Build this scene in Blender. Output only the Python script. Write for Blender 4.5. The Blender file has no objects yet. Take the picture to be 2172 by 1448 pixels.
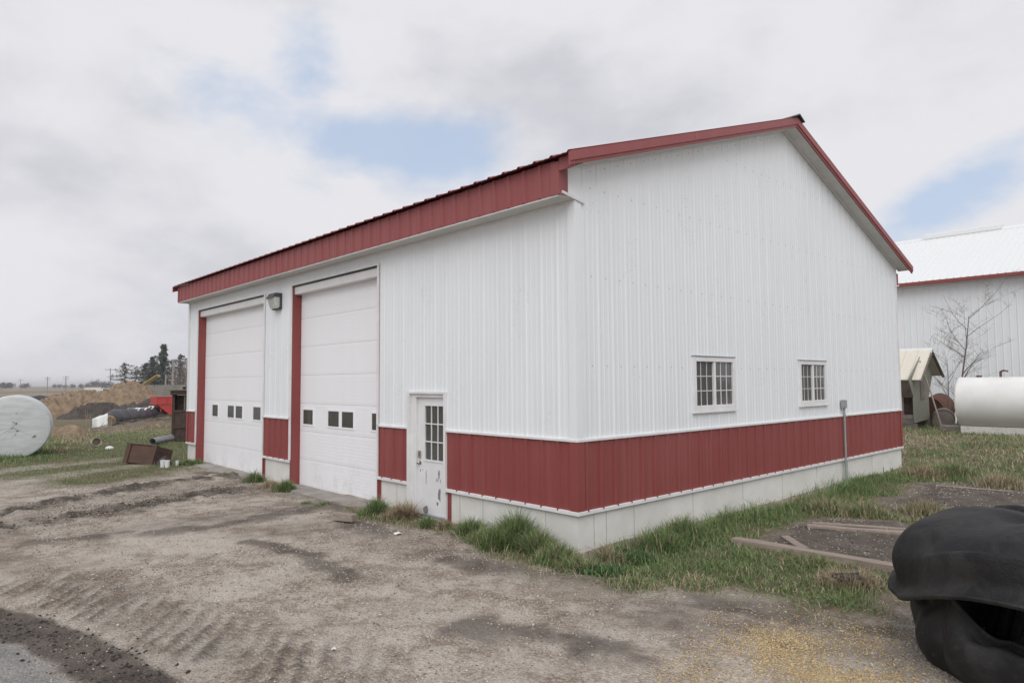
import bpy, math, random
import numpy as np
from math import radians, sin, cos, pi, sqrt
from mathutils import Vector, Matrix
random.seed(7)
S = bpy.context.scene
COL = S.collection
# ------------------------------------------------------------------ camera
FPX = 1431.69
CAM = np.array([5.8502, -6.5929, 2.0862]); YAW, PIT, ROL = -0.8205, 0.0607, -0.0067
fw = np.array([sin(YAW)*cos(PIT), cos(YAW)*cos(PIT), sin(PIT)])
rt0 = np.array([cos(YAW), -sin(YAW), 0.0]); up0 = np.cross(rt0, fw)
rt = cos(ROL)*rt0 + sin(ROL)*up0; up = -sin(ROL)*rt0 + cos(ROL)*up0
cd = bpy.data.cameras.new('camera'); cam = bpy.data.objects.new('camera', cd); COL.objects.link(cam)
cd.sensor_width = 36; cd.lens = FPX/2172*36; cd.clip_end = 20000; cd.clip_start = 0.05
cam.matrix_world = Matrix(((rt[0], up[0], -fw[0], CAM[0]), (rt[1], up[1], -fw[1], CAM[1]), (rt[2], up[2], -fw[2], CAM[2]), (0, 0, 0, 1)))
S.camera = cam
def ray(x, y): return rt*(x-1086)/FPX + up*(724-y)/FPX + fw
def at(x, y, d): return CAM + ray(x, y)*d
def onY(x, y, Y): d = ray(x, y); return CAM + d*((Y-CAM[1])/d[1])
def onX(x, y, X): d = ray(x, y); return CAM + d*((X-CAM[0])/d[0])
def onZ(x, y, Z): d = ray(x, y); return CAM + d*((Z-CAM[2])/d[2])

# ------------------------------------------------------------------ light, world, exposure
SUN_EL, SUN_AZ = radians(46), radians(138)      # azimuth clockwise from +Y
sdir = Vector((sin(SUN_AZ)*cos(SUN_EL), cos(SUN_AZ)*cos(SUN_EL), sin(SUN_EL)))
sl = bpy.data.lights.new('sun', 'SUN'); sl.energy = 1.5; sl.angle = radians(55); sl.color = (1, 0.97, 0.93)
so = bpy.data.objects.new('sun', sl); COL.objects.link(so); so.rotation_euler = sdir.to_track_quat('Z', 'Y').to_euler(); so.location = (0, -20, 30)
S.view_settings.view_transform = 'Standard'; S.view_settings.look = 'None'; S.view_settings.gamma = 1
S.view_settings.exposure = 0.18

class NT:
    def __init__(s, tree): s.t = tree; s.n = tree.nodes; s.l = tree.links
    def node(s, typ, ins=None, **kw):
        n = s.n.new(typ)
        for k, v in kw.items(): setattr(n, k, v)
        for k, v in (ins or {}).items():
            if isinstance(v, bpy.types.NodeSocket): s.l.new(v, n.inputs[k])
            else: n.inputs[k].default_value = v
        return n
    def math(s, op, a, b=0.0, c=0.0, clamp=False):
        n = s.n.new('ShaderNodeMath'); n.operation = op; n.use_clamp = clamp
        for i, v in enumerate((a, b, c)):
            if isinstance(v, bpy.types.NodeSocket): s.l.new(v, n.inputs[i])
            else: n.inputs[i].default_value = v
        return n.outputs[0]
    def vmath(s, op, a, b=(0, 0, 0)):
        n = s.n.new('ShaderNodeVectorMath'); n.operation = op
        for i, v in enumerate((a, b)):
            if isinstance(v, bpy.types.NodeSocket): s.l.new(v, n.inputs[i])
            else: n.inputs[i].default_value = v
        return n
    def mix(s, f, a, b, typ='MIX'):
        n = s.n.new('ShaderNodeMix'); n.data_type = 'RGBA'; n.blend_type = typ
        for i, v in ((0, f), (6, a), (7, b)):
            if isinstance(v, bpy.types.NodeSocket): s.l.new(v, n.inputs[i])
            else: n.inputs[i].default_value = (tuple(v)+(1,))[:4] if i else v
        return n.outputs[2]
    def noise(s, vec, scale, detail=4, rough=.55, dist=0.0):
        n = s.node('ShaderNodeTexNoise', {'Vector': vec, 'Scale': scale, 'Detail': detail, 'Roughness': rough, 'Distortion': dist}); return n.outputs[0]
    def step(s, v, a, b):
        n = s.node('ShaderNodeMapRange', {0: v, 1: a, 2: b, 3: 0.0, 4: 1.0}, interpolation_type='SMOOTHSTEP'); return n.outputs[0]

W = bpy.data.worlds.new('World'); S.world = W; W.use_nodes = True
W.node_tree.nodes.clear(); w = NT(W.node_tree)
wo = w.node('ShaderNodeOutputWorld'); bg = w.node('ShaderNodeBackground'); bg.inputs[1].default_value = 0.1
sky = w.node('ShaderNodeTexSky', sky_type='NISHITA'); sky.sun_disc = False; sky.sun_elevation = SUN_EL; sky.sun_rotation = SUN_AZ
sky.air_density = 1.0; sky.dust_density = 2.0
D = w.node('ShaderNodeTexCoord').outputs['Generated']
sx = w.node('ShaderNodeSeparateXYZ', {0: D})
zz = w.math('ADD', w.math('MAXIMUM', sx.outputs[2], 0.0), 0.13)
pl = w.node('ShaderNodeCombineXYZ', {0: w.math('DIVIDE', sx.outputs[0], zz), 1: w.math('DIVIDE', sx.outputs[1], zz), 2: 0.0}).outputs[0]
D2 = w.vmath('MULTIPLY', D, (1, 1, 1.9)).outputs[0]
n1 = w.noise(w.vmath('ADD', D2, (3.1, 7.7, 1.2)).outputs[0], 2.1, 6, .5, .0); n2 = w.noise(w.vmath('ADD', D2, (11.3, 4.1, 2.6)).outputs[0], 2.4, 7, .52, .15)
nf = w.noise(D2, 4.2, 9, .56, .12)
def hole(px, py, rx, ry, ang=0.0):              # a gap between the clouds in that direction of the sky
    d0 = ray(px, py); d0 = d0/np.linalg.norm(d0)
    h = np.cross(d0, (0, 0, 1)); h /= np.linalg.norm(h); v = np.cross(h, d0)
    h2 = cos(ang)*h + sin(ang)*v; v2 = -sin(ang)*h + cos(ang)*v
    a = w.math('DIVIDE', w.vmath('DOT_PRODUCT', D, tuple(h2)).outputs[1], rx)
    b = w.math('DIVIDE', w.vmath('DOT_PRODUCT', D, tuple(v2)).outputs[1], ry)
    f = w.math('GREATER_THAN', w.vmath('DOT_PRODUCT', D, tuple(d0)).outputs[1], 0.0)
    g = w.math('SUBTRACT', 1.0, w.math('SQRT', w.math('ADD', w.math('MULTIPLY', a, a), w.math('MULTIPLY', b, b))))
    return w.math('MULTIPLY', w.math('MAXIMUM', g, 0.0), f)
gaps = w.math('MAXIMUM', hole(780, 300, .46, .12, radians(-8)), w.math('MAXIMUM', hole(660, 160, .13, .10), hole(1990, 430, .17, .07, .5)))
dens = w.math('SUBTRACT', w.math('ADD', w.math('MULTIPLY', nf, 3.4), w.math('MULTIPLY', n1, 1.8)), w.math('ADD', w.math('MULTIPLY', gaps, 1.7), 1.15))
cov = w.math('MAXIMUM', w.step(dens, -.25, .95), 0.16)
shade = w.step(w.math('ADD', w.math('MULTIPLY', n2, .6), w.math('MULTIPLY', nf, .4)), .33, .55)
cloud = w.mix(shade, (5.3, 5.35, 5.8), (7.15, 7.12, 7.4))
blue = w.mix(0.75, sky.outputs[0], (4.9, 6.0, 7.8))
w.l.new(w.mix(cov, blue, cloud), bg.inputs[0]); w.l.new(bg.outputs[0], wo.inputs[0])

# ------------------------------------------------------------------ helpers
def h32(i, j, seed):
    with np.errstate(over='ignore'):
        h = (i.astype(np.int64)*374761393 + j.astype(np.int64)*668265263 + seed*1442695041) & 0xffffffff
        h = ((h ^ (h >> 13))*1274126177) & 0xffffffff
        h = (h ^ (h >> 16)) & 0xffff
    return h/65535.0
def vnoise(x, y, seed=0):
    i = np.floor(x); j = np.floor(y); u = x-i; v = y-j; u = u*u*(3-2*u); v = v*v*(3-2*v)
    i = i.astype(np.int64); j = j.astype(np.int64)
    return (h32(i, j, seed)*(1-u) + h32(i+1, j, seed)*u)*(1-v) + (h32(i, j+1, seed)*(1-u) + h32(i+1, j+1, seed)*u)*v
def fbm(x, y, f=1.0, o=4, seed=0):
    r = 0; a = .5
    for k in range(o): r = r + a*vnoise(x*f+k*17.3, y*f-k*9.1, seed+k); f *= 2.03; a *= .5
    return r
def sst(a, b, x): t = np.clip((x-a)/(b-a), 0, 1); return t*t*(3-2*t)

def mat(name, col, rough=.55, var=.12, scale=4.0, bump=0.0, bscale=60.0, metal=0.0, spec=.5, col2=None, stretch=(1, 1, 1), amt=.5, fine=0.0):
    m = bpy.data.materials.new(name); m.use_nodes = True; m.node_tree.nodes.clear(); n = NT(m.node_tree)
    o = n.node('ShaderNodeOutputMaterial'); p = n.node('ShaderNodeBsdfPrincipled', {'Roughness': rough, 'Metallic': metal, 'Specular IOR Level': spec})
    pos = n.node('ShaderNodeNewGeometry').outputs['Position']
    v = n.vmath('MULTIPLY', pos, stretch).outputs[0]
    c2 = col2 or tuple(c*(1-2*var) for c in col)
    f = n.step(n.noise(v, scale, 6, .6), amt-.22, amt+.22)
    c = n.mix(f, c2, col)
    if fine:
        c = n.mix(n.math('MULTIPLY', n.step(n.noise(pos, bscale*2.5, 3), .35, .7), fine), c, tuple(k*.45 for k in col))
    n.l.new(c, p.inputs['Base Color'])
    r = n.math('ADD', n.math('MULTIPLY', f, .12), rough-.06); n.l.new(r, p.inputs['Roughness'])
    if bump:
        b = n.node('ShaderNodeBump', {'Height': n.noise(v, bscale, 5, .6), 'Strength': bump, 'Distance': .02}); n.l.new(b.outputs[0], p.inputs['Normal'])
    n.l.new(p.outputs[0], o.inputs[0]); m['nt'] = 1
    return m

def link(name, me, m, parent=None, loc=None):
    o = bpy.data.objects.new(name, me); COL.objects.link(o)
    if m and not me.materials: me.materials.append(m)
    if parent: o.parent = parent
    if loc is not None: o.location = loc
    return o
def tag(o, label, cat=None, group=None, kind=None):
    if label: o['label'] = label
    if cat: o['category'] = cat
    if group: o['group'] = group
    if kind: o['kind'] = kind
    return o
def thing(name, label, cat, loc=(0, 0, 0), rz=0.0, group=None):
    o = bpy.data.objects.new(name, None); COL.objects.link(o); o.location = tuple(loc); o.rotation_euler = (0, 0, rz); o.empty_display_size = .2
    return tag(o, label, cat, group)

class MB:
    """collects boxes, bars, tubes; build() links them as one mesh"""
    def __init__(s): s.v = []; s.f = []
    def add(s, v, f):
        b = len(s.v); s.v += [tuple(map(float, p)) for p in v]; s.f += [tuple(b+i for i in q) for q in f]; return s
    def box(s, x0, x1, y0, y1, z0, z1):
        v = [(x, y, z) for z in (z0, z1) for y in (y0, y1) for x in (x0, x1)]
        return s.add(v, [(0, 2, 3, 1), (4, 5, 7, 6), (0, 1, 5, 4), (2, 6, 7, 3), (0, 4, 6, 2), (1, 3, 7, 5)])
    def bar(s, p, q, wd, ht, upv=(0, 0, 1), t=1.0):
        p = Vector(p); q = Vector(q); d = (q-p).normalized(); sd = d.cross(Vector(upv))
        if sd.length < 1e-4: sd = d.cross(Vector((1, 0, 0)))
        sd.normalize(); u = sd.cross(d)
        v = [e + sd*(a*wd/2*k) + u*(b*ht/2*k) for e, k in ((p, 1), (q, t)) for b in (-1, 1) for a in (-1, 1)]
        return s.add(v, [(0, 2, 3, 1), (4, 5, 7, 6), (0, 1, 5, 4), (2, 6, 7, 3), (0, 4, 6, 2), (1, 3, 7, 5)])
    def tube(s, pts, rad, n=8, caps=True):
        pts = [Vector(p) for p in pts]; rad = rad if isinstance(rad, (list, tuple)) else [rad]*len(pts)
        v = []; f = []; ref = None
        for i, p in enumerate(pts):
            d = (pts[min(i+1, len(pts)-1)]-pts[max(i-1, 0)]).normalized()
            a = d.orthogonal() if ref is None else (ref - d*ref.dot(d))
            a.normalize(); ref = a; b = d.cross(a)
            for k in range(n): t = 2*pi*k/n; v.append(p + (a*cos(t)+b*sin(t))*rad[i])
        for i in range(len(pts)-1):
            for k in range(n): k2 = (k+1) % n; f.append((i*n+k, i*n+k2, (i+1)*n+k2, (i+1)*n+k))
        if caps: f.append(tuple(range(n-1, -1, -1))); f.append(tuple(range((len(pts)-1)*n, len(pts)*n)))
        return s.add(v, f)
    def prism(s, poly, ax, a0, a1):
        """extrude a 2D polygon along axis ax ('x','y','z')"""
        def P(u, v, t): return {'x': (t, u, v), 'y': (u, t, v), 'z': (u, v, t)}[ax]
        n = len(poly); v = [P(u, w_, a0) for u, w_ in poly] + [P(u, w_, a1) for u, w_ in poly]
        return s.add(v, [tuple(range(n)), tuple(range(2*n-1, n-1, -1))] + [(i, n+i, n+(i+1) % n, (i+1) % n) for i in range(n)])
    def lathe(s, prof, n=24, M=None):
        v = []; f = []
        for i, (r, z) in enumerate(prof):
            for k in range(n):
                t = 2*pi*k/n; p = Vector((r*cos(t), r*sin(t), z)); v.append(M @ p if M else p)
        for i in range(len(prof)-1):
            for k in range(n): k2 = (k+1) % n; f.append((i*n+k, i*n+k2, (i+1)*n+k2, (i+1)*n+k))
        return s.add(v, f)
    def build(s, name, m, parent=None, world=False, smooth=False, bevel=0.0):
        v = s.v
        if parent and world:
            L = parent.location; pv = parent
            if parent.parent: L = parent.location + parent.parent.location
            v = [(a-L[0], b-L[1], c-L[2]) for a, b, c in v]
        me = bpy.data.meshes.new(name); me.from_pydata(v, [], s.f); me.update()
        if smooth:
            for p in me.polygons: p.use_smooth = True
            me.set_sharp_from_angle(angle=radians(40))
        o = link(name, me, m, parent)
        if bevel:
            b = o.modifiers.new('bevel', 'BEVEL'); b.width = bevel; b.segments = 1; b.limit_method = 'ANGLE'
        return o
def tri_mesh(name, V, T, m, cols=None, smooth=False):
    """numpy triangle mesh, colour per vertex in attribute Col"""
    me = bpy.data.meshes.new(name); nv, nt = len(V), len(T)
    me.vertices.add(nv); me.vertices.foreach_set('co', np.ascontiguousarray(V, np.float32).ravel())
    me.loops.add(nt*3); me.loops.foreach_set('vertex_index', np.ascontiguousarray(T, np.int32).ravel())
    me.polygons.add(nt); me.polygons.foreach_set('loop_start', np.arange(0, nt*3, 3, dtype=np.int32))
    if smooth: me.polygons.foreach_set('use_smooth', np.ones(nt, bool))
    if cols is not None:
        a = me.attributes.new('Col', 'FLOAT_COLOR', 'POINT'); c = np.ones((nv, 4), np.float32); c[:, :cols.shape[1]] = cols; a.data.foreach_set('color', c.ravel())
    me.update(calc_edges=True); me.validate()
    return link(name, me, m)

# ------------------------------------------------------------------ materials
def colmat(name, rough=.65, trans=0.0, spec=.3):
    m = bpy.data.materials.new(name); m.use_nodes = True; m.node_tree.nodes.clear(); n = NT(m.node_tree)
    o = n.node('ShaderNodeOutputMaterial'); a = n.node('ShaderNodeAttribute', attribute_name='Col')
    p = n.node('ShaderNodeBsdfPrincipled', {'Base Color': a.outputs[0], 'Roughness': rough, 'Specular IOR Level': spec})
    s = p.outputs[0]
    if trans:
        t = n.node('ShaderNodeBsdfTranslucent', {'Color': a.outputs[0]}); x = n.node('ShaderNodeMixShader', {0: trans, 1: s, 2: t.outputs[0]}); s = x.outputs[0]
    n.l.new(s, o.inputs[0]); return m
def siding_mat(name, col, dirt, rough=.42, specks=True):
    m = bpy.data.materials.new(name); m.use_nodes = True; m.node_tree.nodes.clear(); n = NT(m.node_tree)
    o = n.node('ShaderNodeOutputMaterial'); pos = n.node('ShaderNodeNewGeometry').outputs['Position']
    st = n.noise(n.vmath('MULTIPLY', pos, (5, 5, .35)).outputs[0], 1.0, 5, .6)
    bl = n.noise(pos, .6, 4, .55)
    f = n.math('MULTIPLY', n.step(n.math('ADD', n.math('MULTIPLY', st, .6), n.math('MULTIPLY', bl, .4)), .42, .70), .55)
    c = n.mix(f, col, dirt)
    if specks:
        vo = n.node('ShaderNodeTexVoronoi', {'Vector': pos, 'Scale': 34.0, 'Randomness': 1.0})
        sp = n.math('MULTIPLY', n.math('LESS_THAN', vo.outputs['Distance'], .16), n.math('GREATER_THAN', n.noise(pos, 1.3, 4, .6), .60))
        c = n.mix(n.math('MULTIPLY', sp, .75), c, (.16, .15, .14))
    r = n.math('ADD', n.math('MULTIPLY', bl, .2), rough-.1)
    bm = n.node('ShaderNodeBump', {'Height': n.noise(n.vmath('MULTIPLY', pos, (3, 3, 1)).outputs[0], 1.5, 3), 'Strength': .12, 'Distance': .02})
    p = n.node('ShaderNodeBsdfPrincipled', {'Base Color': c, 'Roughness': r, 'Specular IOR Level': .45, 'Normal': bm.outputs[0]})
    n.l.new(p.outputs[0], o.inputs[0]); return m
M = {}
M['white'] = siding_mat('white_steel', (.785, .82, .85), (.71, .74, .76))
M['red'] = siding_mat('red_steel', (.24, .053, .050), (.285, .092, .086), .5, False)
M['fred'] = siding_mat('red_fascia_steel', (.275, .068, .070), (.31, .105, .105), .5, False)
M['wtrim'] = mat('white_trim', (.78, .78, .79), .45, .06, 3)
M['soffit'] = mat('soffit_white', (.62, .62, .60), .6, .06, 2)
def door_mat():
    m = siding_mat('overhead_door_paint', (.87, .882, .91), (.82, .83, .85), .45, False); n = NT(m.node_tree); p = [q for q in n.n if q.type == 'BSDF_PRINCIPLED'][0]; src = p.inputs['Base Color'].links[0].from_socket
    pos = n.node('ShaderNodeNewGeometry').outputs['Position']; z = n.node('ShaderNodeSeparateXYZ', {0: pos}).outputs[2]
    splash = n.math('MULTIPLY', n.step(z, .75, -.15), n.step(n.noise(pos, 2.4, 7, .72), .46, .72)); n.l.new(n.mix(n.math('MULTIPLY', splash, .32), src, (.42, .37, .31)), p.inputs['Base Color']); return m
M['wdoor'] = door_mat()
M['edoor'] = mat('entry_door_paint', (.78, .78, .80), .4, .04, 3)
M['peel'] = mat('bare_primer', (.26, .26, .27), .7, .15, 20)
M['concrete'] = mat('foundation_concrete', (.76, .755, .73), .85, .1, 2.2, .25, 45, col2=(.67, .66, .63), fine=.15)
M['seam'] = mat('concrete_seam', (.47, .46, .44), .9, .15, 9)
M['slab'] = mat('apron_concrete', (.36, .34, .32), .9, .2, 3, .5, 30, col2=(.24, .21, .19), fine=.3)
M['chrome'] = mat('brushed_metal', (.45, .42, .38), .3, .1, 20, metal=.9)
M['dark'] = mat('dark_interior', (.012, .012, .012), .9)
M['bronze'] = mat('dark_bronze', (.06, .062, .065), .5, .1)
M['lens'] = mat('ribbed_lens', (.55, .58, .55), .25, .08, 6)
M['grey_pvc'] = mat('grey_conduit', (.33, .36, .36), .5, .1, 5)
M['galv'] = mat('galvanised', (.36, .37, .39), .4, .15, 8, metal=.35)
M['wood'] = mat('weathered_board', (.40, .33, .28), .85, .2, 3, .5, 40, stretch=(1, 9, 9), col2=(.27, .22, .185), fine=.25)
M['wood2'] = mat('grey_board', (.21, .18, .16), .9, .2, 3, .6, 30, col2=(.13, .11, .10))
M['brownbox'] = mat('brown_stained_wood', (.105, .058, .043), .8, .2, 3, .4, 30)
M['darkwood'] = mat('dark_rotten_wood', (.042, .032, .026), .85, .25, 4, .5, 25, col2=(.08, .05, .042))
M['osb'] = mat('weathered_chipboard', (.27, .27, .22), .9, .2, 16, .5, 45, col2=(.17, .175, .145))
M['cream'] = siding_mat('cream_roof_steel', (.68, .64, .55), (.58, .54, .46), .45, False)
M['rust'] = mat('rusty_iron', (.16, .07, .045), .85, .3, 9, .5, 40, col2=(.09, .05, .04))
M['tank'] = mat('white_tank_paint', (.83, .83, .82), .42, .05, 1.2, col2=(.76, .76, .74))
M['chipped'] = mat('chipped_white_paint', (.72, .70, .67), .8, .1, 11, .3, 30, col2=(.40, .28, .22), amt=.34)
M['rubber'] = None
M['bark'] = mat('bark', (.19, .16, .145), .9, .25, 20, .4, 60)
M['twig'] = mat('twig', (.28, .23, .21), .9, .2, 20)
M['polewood'] = mat('pole_wood', (.34, .31, .29), .9, .15, 5)
M['plastic'] = mat('white_plastic_wrap', (.62, .65, .66), .5, .06, 2.0, .35, 9, stretch=(1, 1, 5), col2=(.50, .53, .54))
M['plasticw'] = mat('bright_white_plastic', (.78, .80, .79), .4, .05, 3)
M['bag'] = mat('black_silage_plastic', (.030, .031, .038), .4, .2, 2, .4, 8)
M['bag2'] = mat('dark_grey_plastic', (.062, .062, .075), .45, .2, 2, .5, 6)
M['silage'] = mat('silage_pile', (.33, .245, .165), .95, .25, 1.6, .9, 3, col2=(.19, .135, .095), fine=.35)
M['compost'] = mat('dark_soil_pile', (.10, .086, .075), .95, .3, 2, .9, 4, col2=(.055, .047, .042))
M['wagon'] = mat('red_wagon_paint', (.52, .055, .05), .5, .12, 2, col2=(.40, .06, .055))
M['blueprint'] = mat('blue_lettering', (.16, .12, .42), .5)
M['yellow'] = mat('yellow_paint', (.48, .36, .09), .5, .15, 2)
M['bunker'] = mat('bunker_concrete', (.26, .245, .22), .9, .15, .5, .3, 6)
M['needle'] = colmat('needles', .7, .1); M['leaf'] = colmat('grass_blades', .6, .25); M['stone'] = colmat('stones', .85)
def glass(name, col, r=.04):
    m = bpy.data.materials.new(name); m.use_nodes = True; n = NT(m.node_tree); p = n.n['Principled BSDF']
    pos = n.node('ShaderNodeNewGeometry').outputs['Position']
    n.l.new(n.mix(n.noise(pos, 6, 4), tuple(c*.7 for c in col), tuple(c*1.3 for c in col)), p.inputs['Base Color'])
    p.inputs['Roughness'].default_value = r; p.inputs['Specular IOR Level'].default_value = .7
    b = n.node('ShaderNodeBump', {'Height': n.noise(pos, 3, 2), 'Strength': .06, 'Distance': .05}); n.l.new(b.outputs[0], p.inputs['Normal'])
    return m
M['glass'] = glass('glass_painted_reflection', (.10, .105, .105), .03); M['glass2'] = glass('screened_glass', (.04, .04, .044), .35); M['gdoor'] = glass('door_glass', (.07, .075, .07), .12)  # right sash pane: pale sky reflection put into its base colour

# ------------------------------------------------------------------ terrain
def base_h(x, y):
    far = -x
    return -0.1 - 1.3*sst(24, 55, far) - 1.2*sst(60, 400, far)
def gpt(px, py):
    """where the ray through a photo pixel meets the ground"""
    d = ray(px, py); t0 = 1.0; t = 1.0
    for k in range(4000):
        p = CAM + d*t
        if p[2] < base_h(p[0], p[1]): break
        t0 = t; t *= 1.01
    for k in range(40):
        m = (t0+t)/2; p = CAM + d*m
        if p[2] < base_h(p[0], p[1]): t = m
        else: t0 = m
    return CAM + d*t
def poly(px): return [tuple(gpt(*p)[:2]) for p in px]
def inpoly(P, x, y):
    r = np.zeros(x.shape, bool); n = len(P)
    for i in range(n):
        x0, y0 = P[i]; x1, y1 = P[(i+1) % n]
        if y0 == y1: continue
        c = ((y0 > y) != (y1 > y)) & (x < (x1-x0)*(y-y0)/(y1-y0)+x0); r ^= c
    return r
def dseg(L, x, y):
    d = np.full(x.shape, 1e9)
    for (x0, y0), (x1, y1) in zip(L[:-1], L[1:]):
        ux, uy = x1-x0, y1-y0; l2 = ux*ux+uy*uy
        t = np.clip(((x-x0)*ux+(y-y0)*uy)/l2, 0, 1); d = np.minimum(d, np.hypot(x-x0-t*ux, y-y0-t*uy))
    return d
def pmask(P, x, y, soft=.25, wob=.35, seed=3):
    """soft polygon mask with an uneven border"""
    wx = (fbm(x, y, 1.3, 4, seed)-.47)*2*wob; wy = (fbm(x, y, 1.3, 4, seed+9)-.47)*2*wob
    ins = inpoly(P, x+wx, y+wy); d = dseg(P+[P[0]], x+wx, y+wy)
    return np.where(ins, np.clip(.5+d/(2*soft), 0, 1), np.clip(.5-d/(2*soft), 0, 1))
RUTS = [poly([(-200, 1110), (0, 1088), (170, 1055), (330, 1026), (470, 1008)]), poly([(-200, 1150), (0, 1120), (200, 1090), (380, 1055), (490, 1038)])]
SMEAR = [(poly([(330, 1130), (480, 1115), (600, 1090), (690, 1075)]), .30, .75), (poly([(530, 1150), (590, 1160), (650, 1180), (735, 1225)]), .13, .75),
         (poly([(760, 1112), (815, 1135)]), .30, .75), (poly([(960, 1190), (1040, 1205), (1130, 1215), (1260, 1235)]), .22, .75),
         (poly([(1500, 1270), (1700, 1310), (1850, 1340)]), .25, .75), (poly([(430, 1000), (500, 1012), (545, 1018)]), .18, .75),
         (poly([(680, 1070), (760, 1088), (800, 1100)]), .2, .75), (poly([(1000, 1330), (1200, 1360), (1350, 1400)]), .22, .75), (poly([(60, 1150), (250, 1130)]), .25, .75),
         (poly([(-100, 1140), (200, 1075), (430, 1035), (560, 1040)]), .9, .42), (poly([(250, 1125), (500, 1090), (720, 1065)]), .6, .40), (poly([(560, 1130), (760, 1120), (900, 1150)]), .55, .38),
         (poly([(900, 1165), (1100, 1215), (1300, 1245)]), .35, .45), (poly([(1350, 1290), (1600, 1330), (1900, 1400)]), .5, .45), (poly([(-100, 1180), (120, 1200), (330, 1330), (430, 1400)]), .45, .30), (poly([(480, 1000), (560, 1040), (640, 1050), (760, 1085)]), .22, .5)]
TRACK = poly([(-160, 1282), (0, 1316), (110, 1350), (215, 1400), (290, 1450), (380, 1530)])
ROAD = poly([(-900, 1170), (-400, 1250), (-100, 1325), (0, 1352), (90, 1390), (200, 1450), (330, 1700), (-900, 1700)])
SOIL1 = poly([(1600, 1155), (1660, 1118), (1740, 1100), (1900, 1105), (2010, 1140), (2040, 1220), (1900, 1215), (1760, 1185)])
SOIL2 = poly([(1850, 1085), (1900, 1050), (1960, 1022), (2060, 1024), (2172, 1038), (2400, 1050), (2400, 1110), (2172, 1105), (2020, 1092), (1920, 1090)])
G_GABLE = poly([(1225, 1165), (1180, 1215), (1260, 1260), (1400, 1250), (1500, 1255), (1620, 1290), (1760, 1310), (1900, 1330), (2010, 1260), (2172, 1180), (2700, 1100)]) + [(14, 40), (-8, 40), (-6, 12.3), (0, 12.3), (0, 0)]
G_LEFT = poly([(425, 992), (340, 1008), (240, 1026), (120, 1035), (0, 1015), (-300, 1030), (-900, 1060)]) + [(-30, -40), (-90, -40), (-95, 30), (-30, 25), (-16, 12), (-15.3, .2)]
G_STRIP = poly([(800, 1075), (760, 1085), (770, 1100), (850, 1112), (930, 1125), (1000, 1155), (1080, 1190), (1180, 1200), (1225, 1180)]) + [(0.1, -.0), (-4.7, -.0)]
LT = [poly([(-200, 1020), (0, 1000), (130, 985), (260, 972)]), poly([(-200, 1045), (0, 1030), (120, 1008), (260, 990)])]
def lugs(x, y):
    # lug prints of a tractor tyre beside the track
    tx, ty = TRACK[1]; ux, uy = TRACK[3][0]-tx, TRACK[3][1]-ty; l = math.hypot(ux, uy); ux /= l; uy /= l
    s = (x-tx)*ux + (y-ty)*uy; q = -(x-tx)*uy + (y-ty)*ux; w_ = fbm(x, y, 3.0, 3, 29)
    e = sst(.25, .45, q+(w_-.45)*.3)*sst(1.5, .9, q+(w_-.45)*.5)*sst(-2.0, -.8, s)*sst(4.5, 3.2, s); p = np.sin((s+q*.8+(w_-.45)*.22)*2*pi/.21)
    return e*p, e*sst(.0, .6, p)*.85*np.clip(w_*2.4-.2, 0, 1)  # second value: mud stain, also painting in shading that soft light lacks
def masks(x, y):
    n = fbm(x, y, .9, 4, 31); nn = fbm(x, y, 4.0, 3, 57)
    mud = np.zeros(x.shape)
    for L in RUTS: mud = np.maximum(mud, sst(.55, .10, dseg(L, x, y)+(nn-.45)*.9)*.95)
    for L, wd, st_ in SMEAR: mud = np.maximum(mud, sst(wd*1.5, wd*.3, dseg(L, x, y)+(nn-.45)*.5+(n-.45)*wd*1.2)*st_*(1 if st_ > .6 else np.clip(nn*2.0, .2, 1.2)))
    tr = dseg(TRACK, x, y); trk = sst(.27, .20, tr+(nn-.45)*.16); mud = np.maximum(mud, trk*.95); mud = np.maximum(mud, lugs(x, y)[1])
    soil = np.maximum(pmask(SOIL1, x, y, .15, .25), pmask(SOIL2, x, y, .25, .35))
    near = np.hypot(x+1, y) < 60
    gr = np.maximum(pmask(G_GABLE, x, y, .45, .55), np.maximum(pmask(G_LEFT, x, y, .5, .7, 12), pmask(G_STRIP, x, y, .22, .3, 15)))
    gr = gr*(1-soil)
    for L in LT: gr = gr*(1-.55*sst(.8, .2, dseg(L, x, y)+(n-.45)*1.0))
    road = pmask(ROAD, x, y, .1, .1, 44)
    return gr, np.clip(np.maximum(mud*(1-gr*.6), soil*.9), 0, 1), soil, road, trk, tr
def ground_h(x, y, fine=True):
    b = base_h(x, y)
    if not fine: return b
    near = sst(40, 25, np.hypot(x+3, y+1))
    h = (fbm(x, y, .45, 3, 5)-.45)*.10 + (fbm(x, y, 2.3, 4, 8)-.47)*.045
    nn = fbm(x, y, 5.0, 3, 71)
    for L in RUTS:
        d = dseg(L, x, y); h = h - .05*sst(.22, .05, d) + .07*sst(.16, 0, np.abs(d-.32))*(nn*1.7) + .05*(nn-.45)*sst(.8, .3, d)
    for L, wd, st_ in SMEAR:
        d = dseg(L, x, y); h = h + (.05 if st_ > .6 else .012)*sst(wd*1.3, 0, d)*nn
    tr = dseg(TRACK, x, y); h = h + sst(.4, .25, tr)*(-.012+.03*(nn-.45))
    h = h + .022*lugs(x, y)[0]
    return b + h*near*.8
def gz(x, y): return float(ground_h(np.array([float(x)]), np.array([float(y)]))[0])
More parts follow.
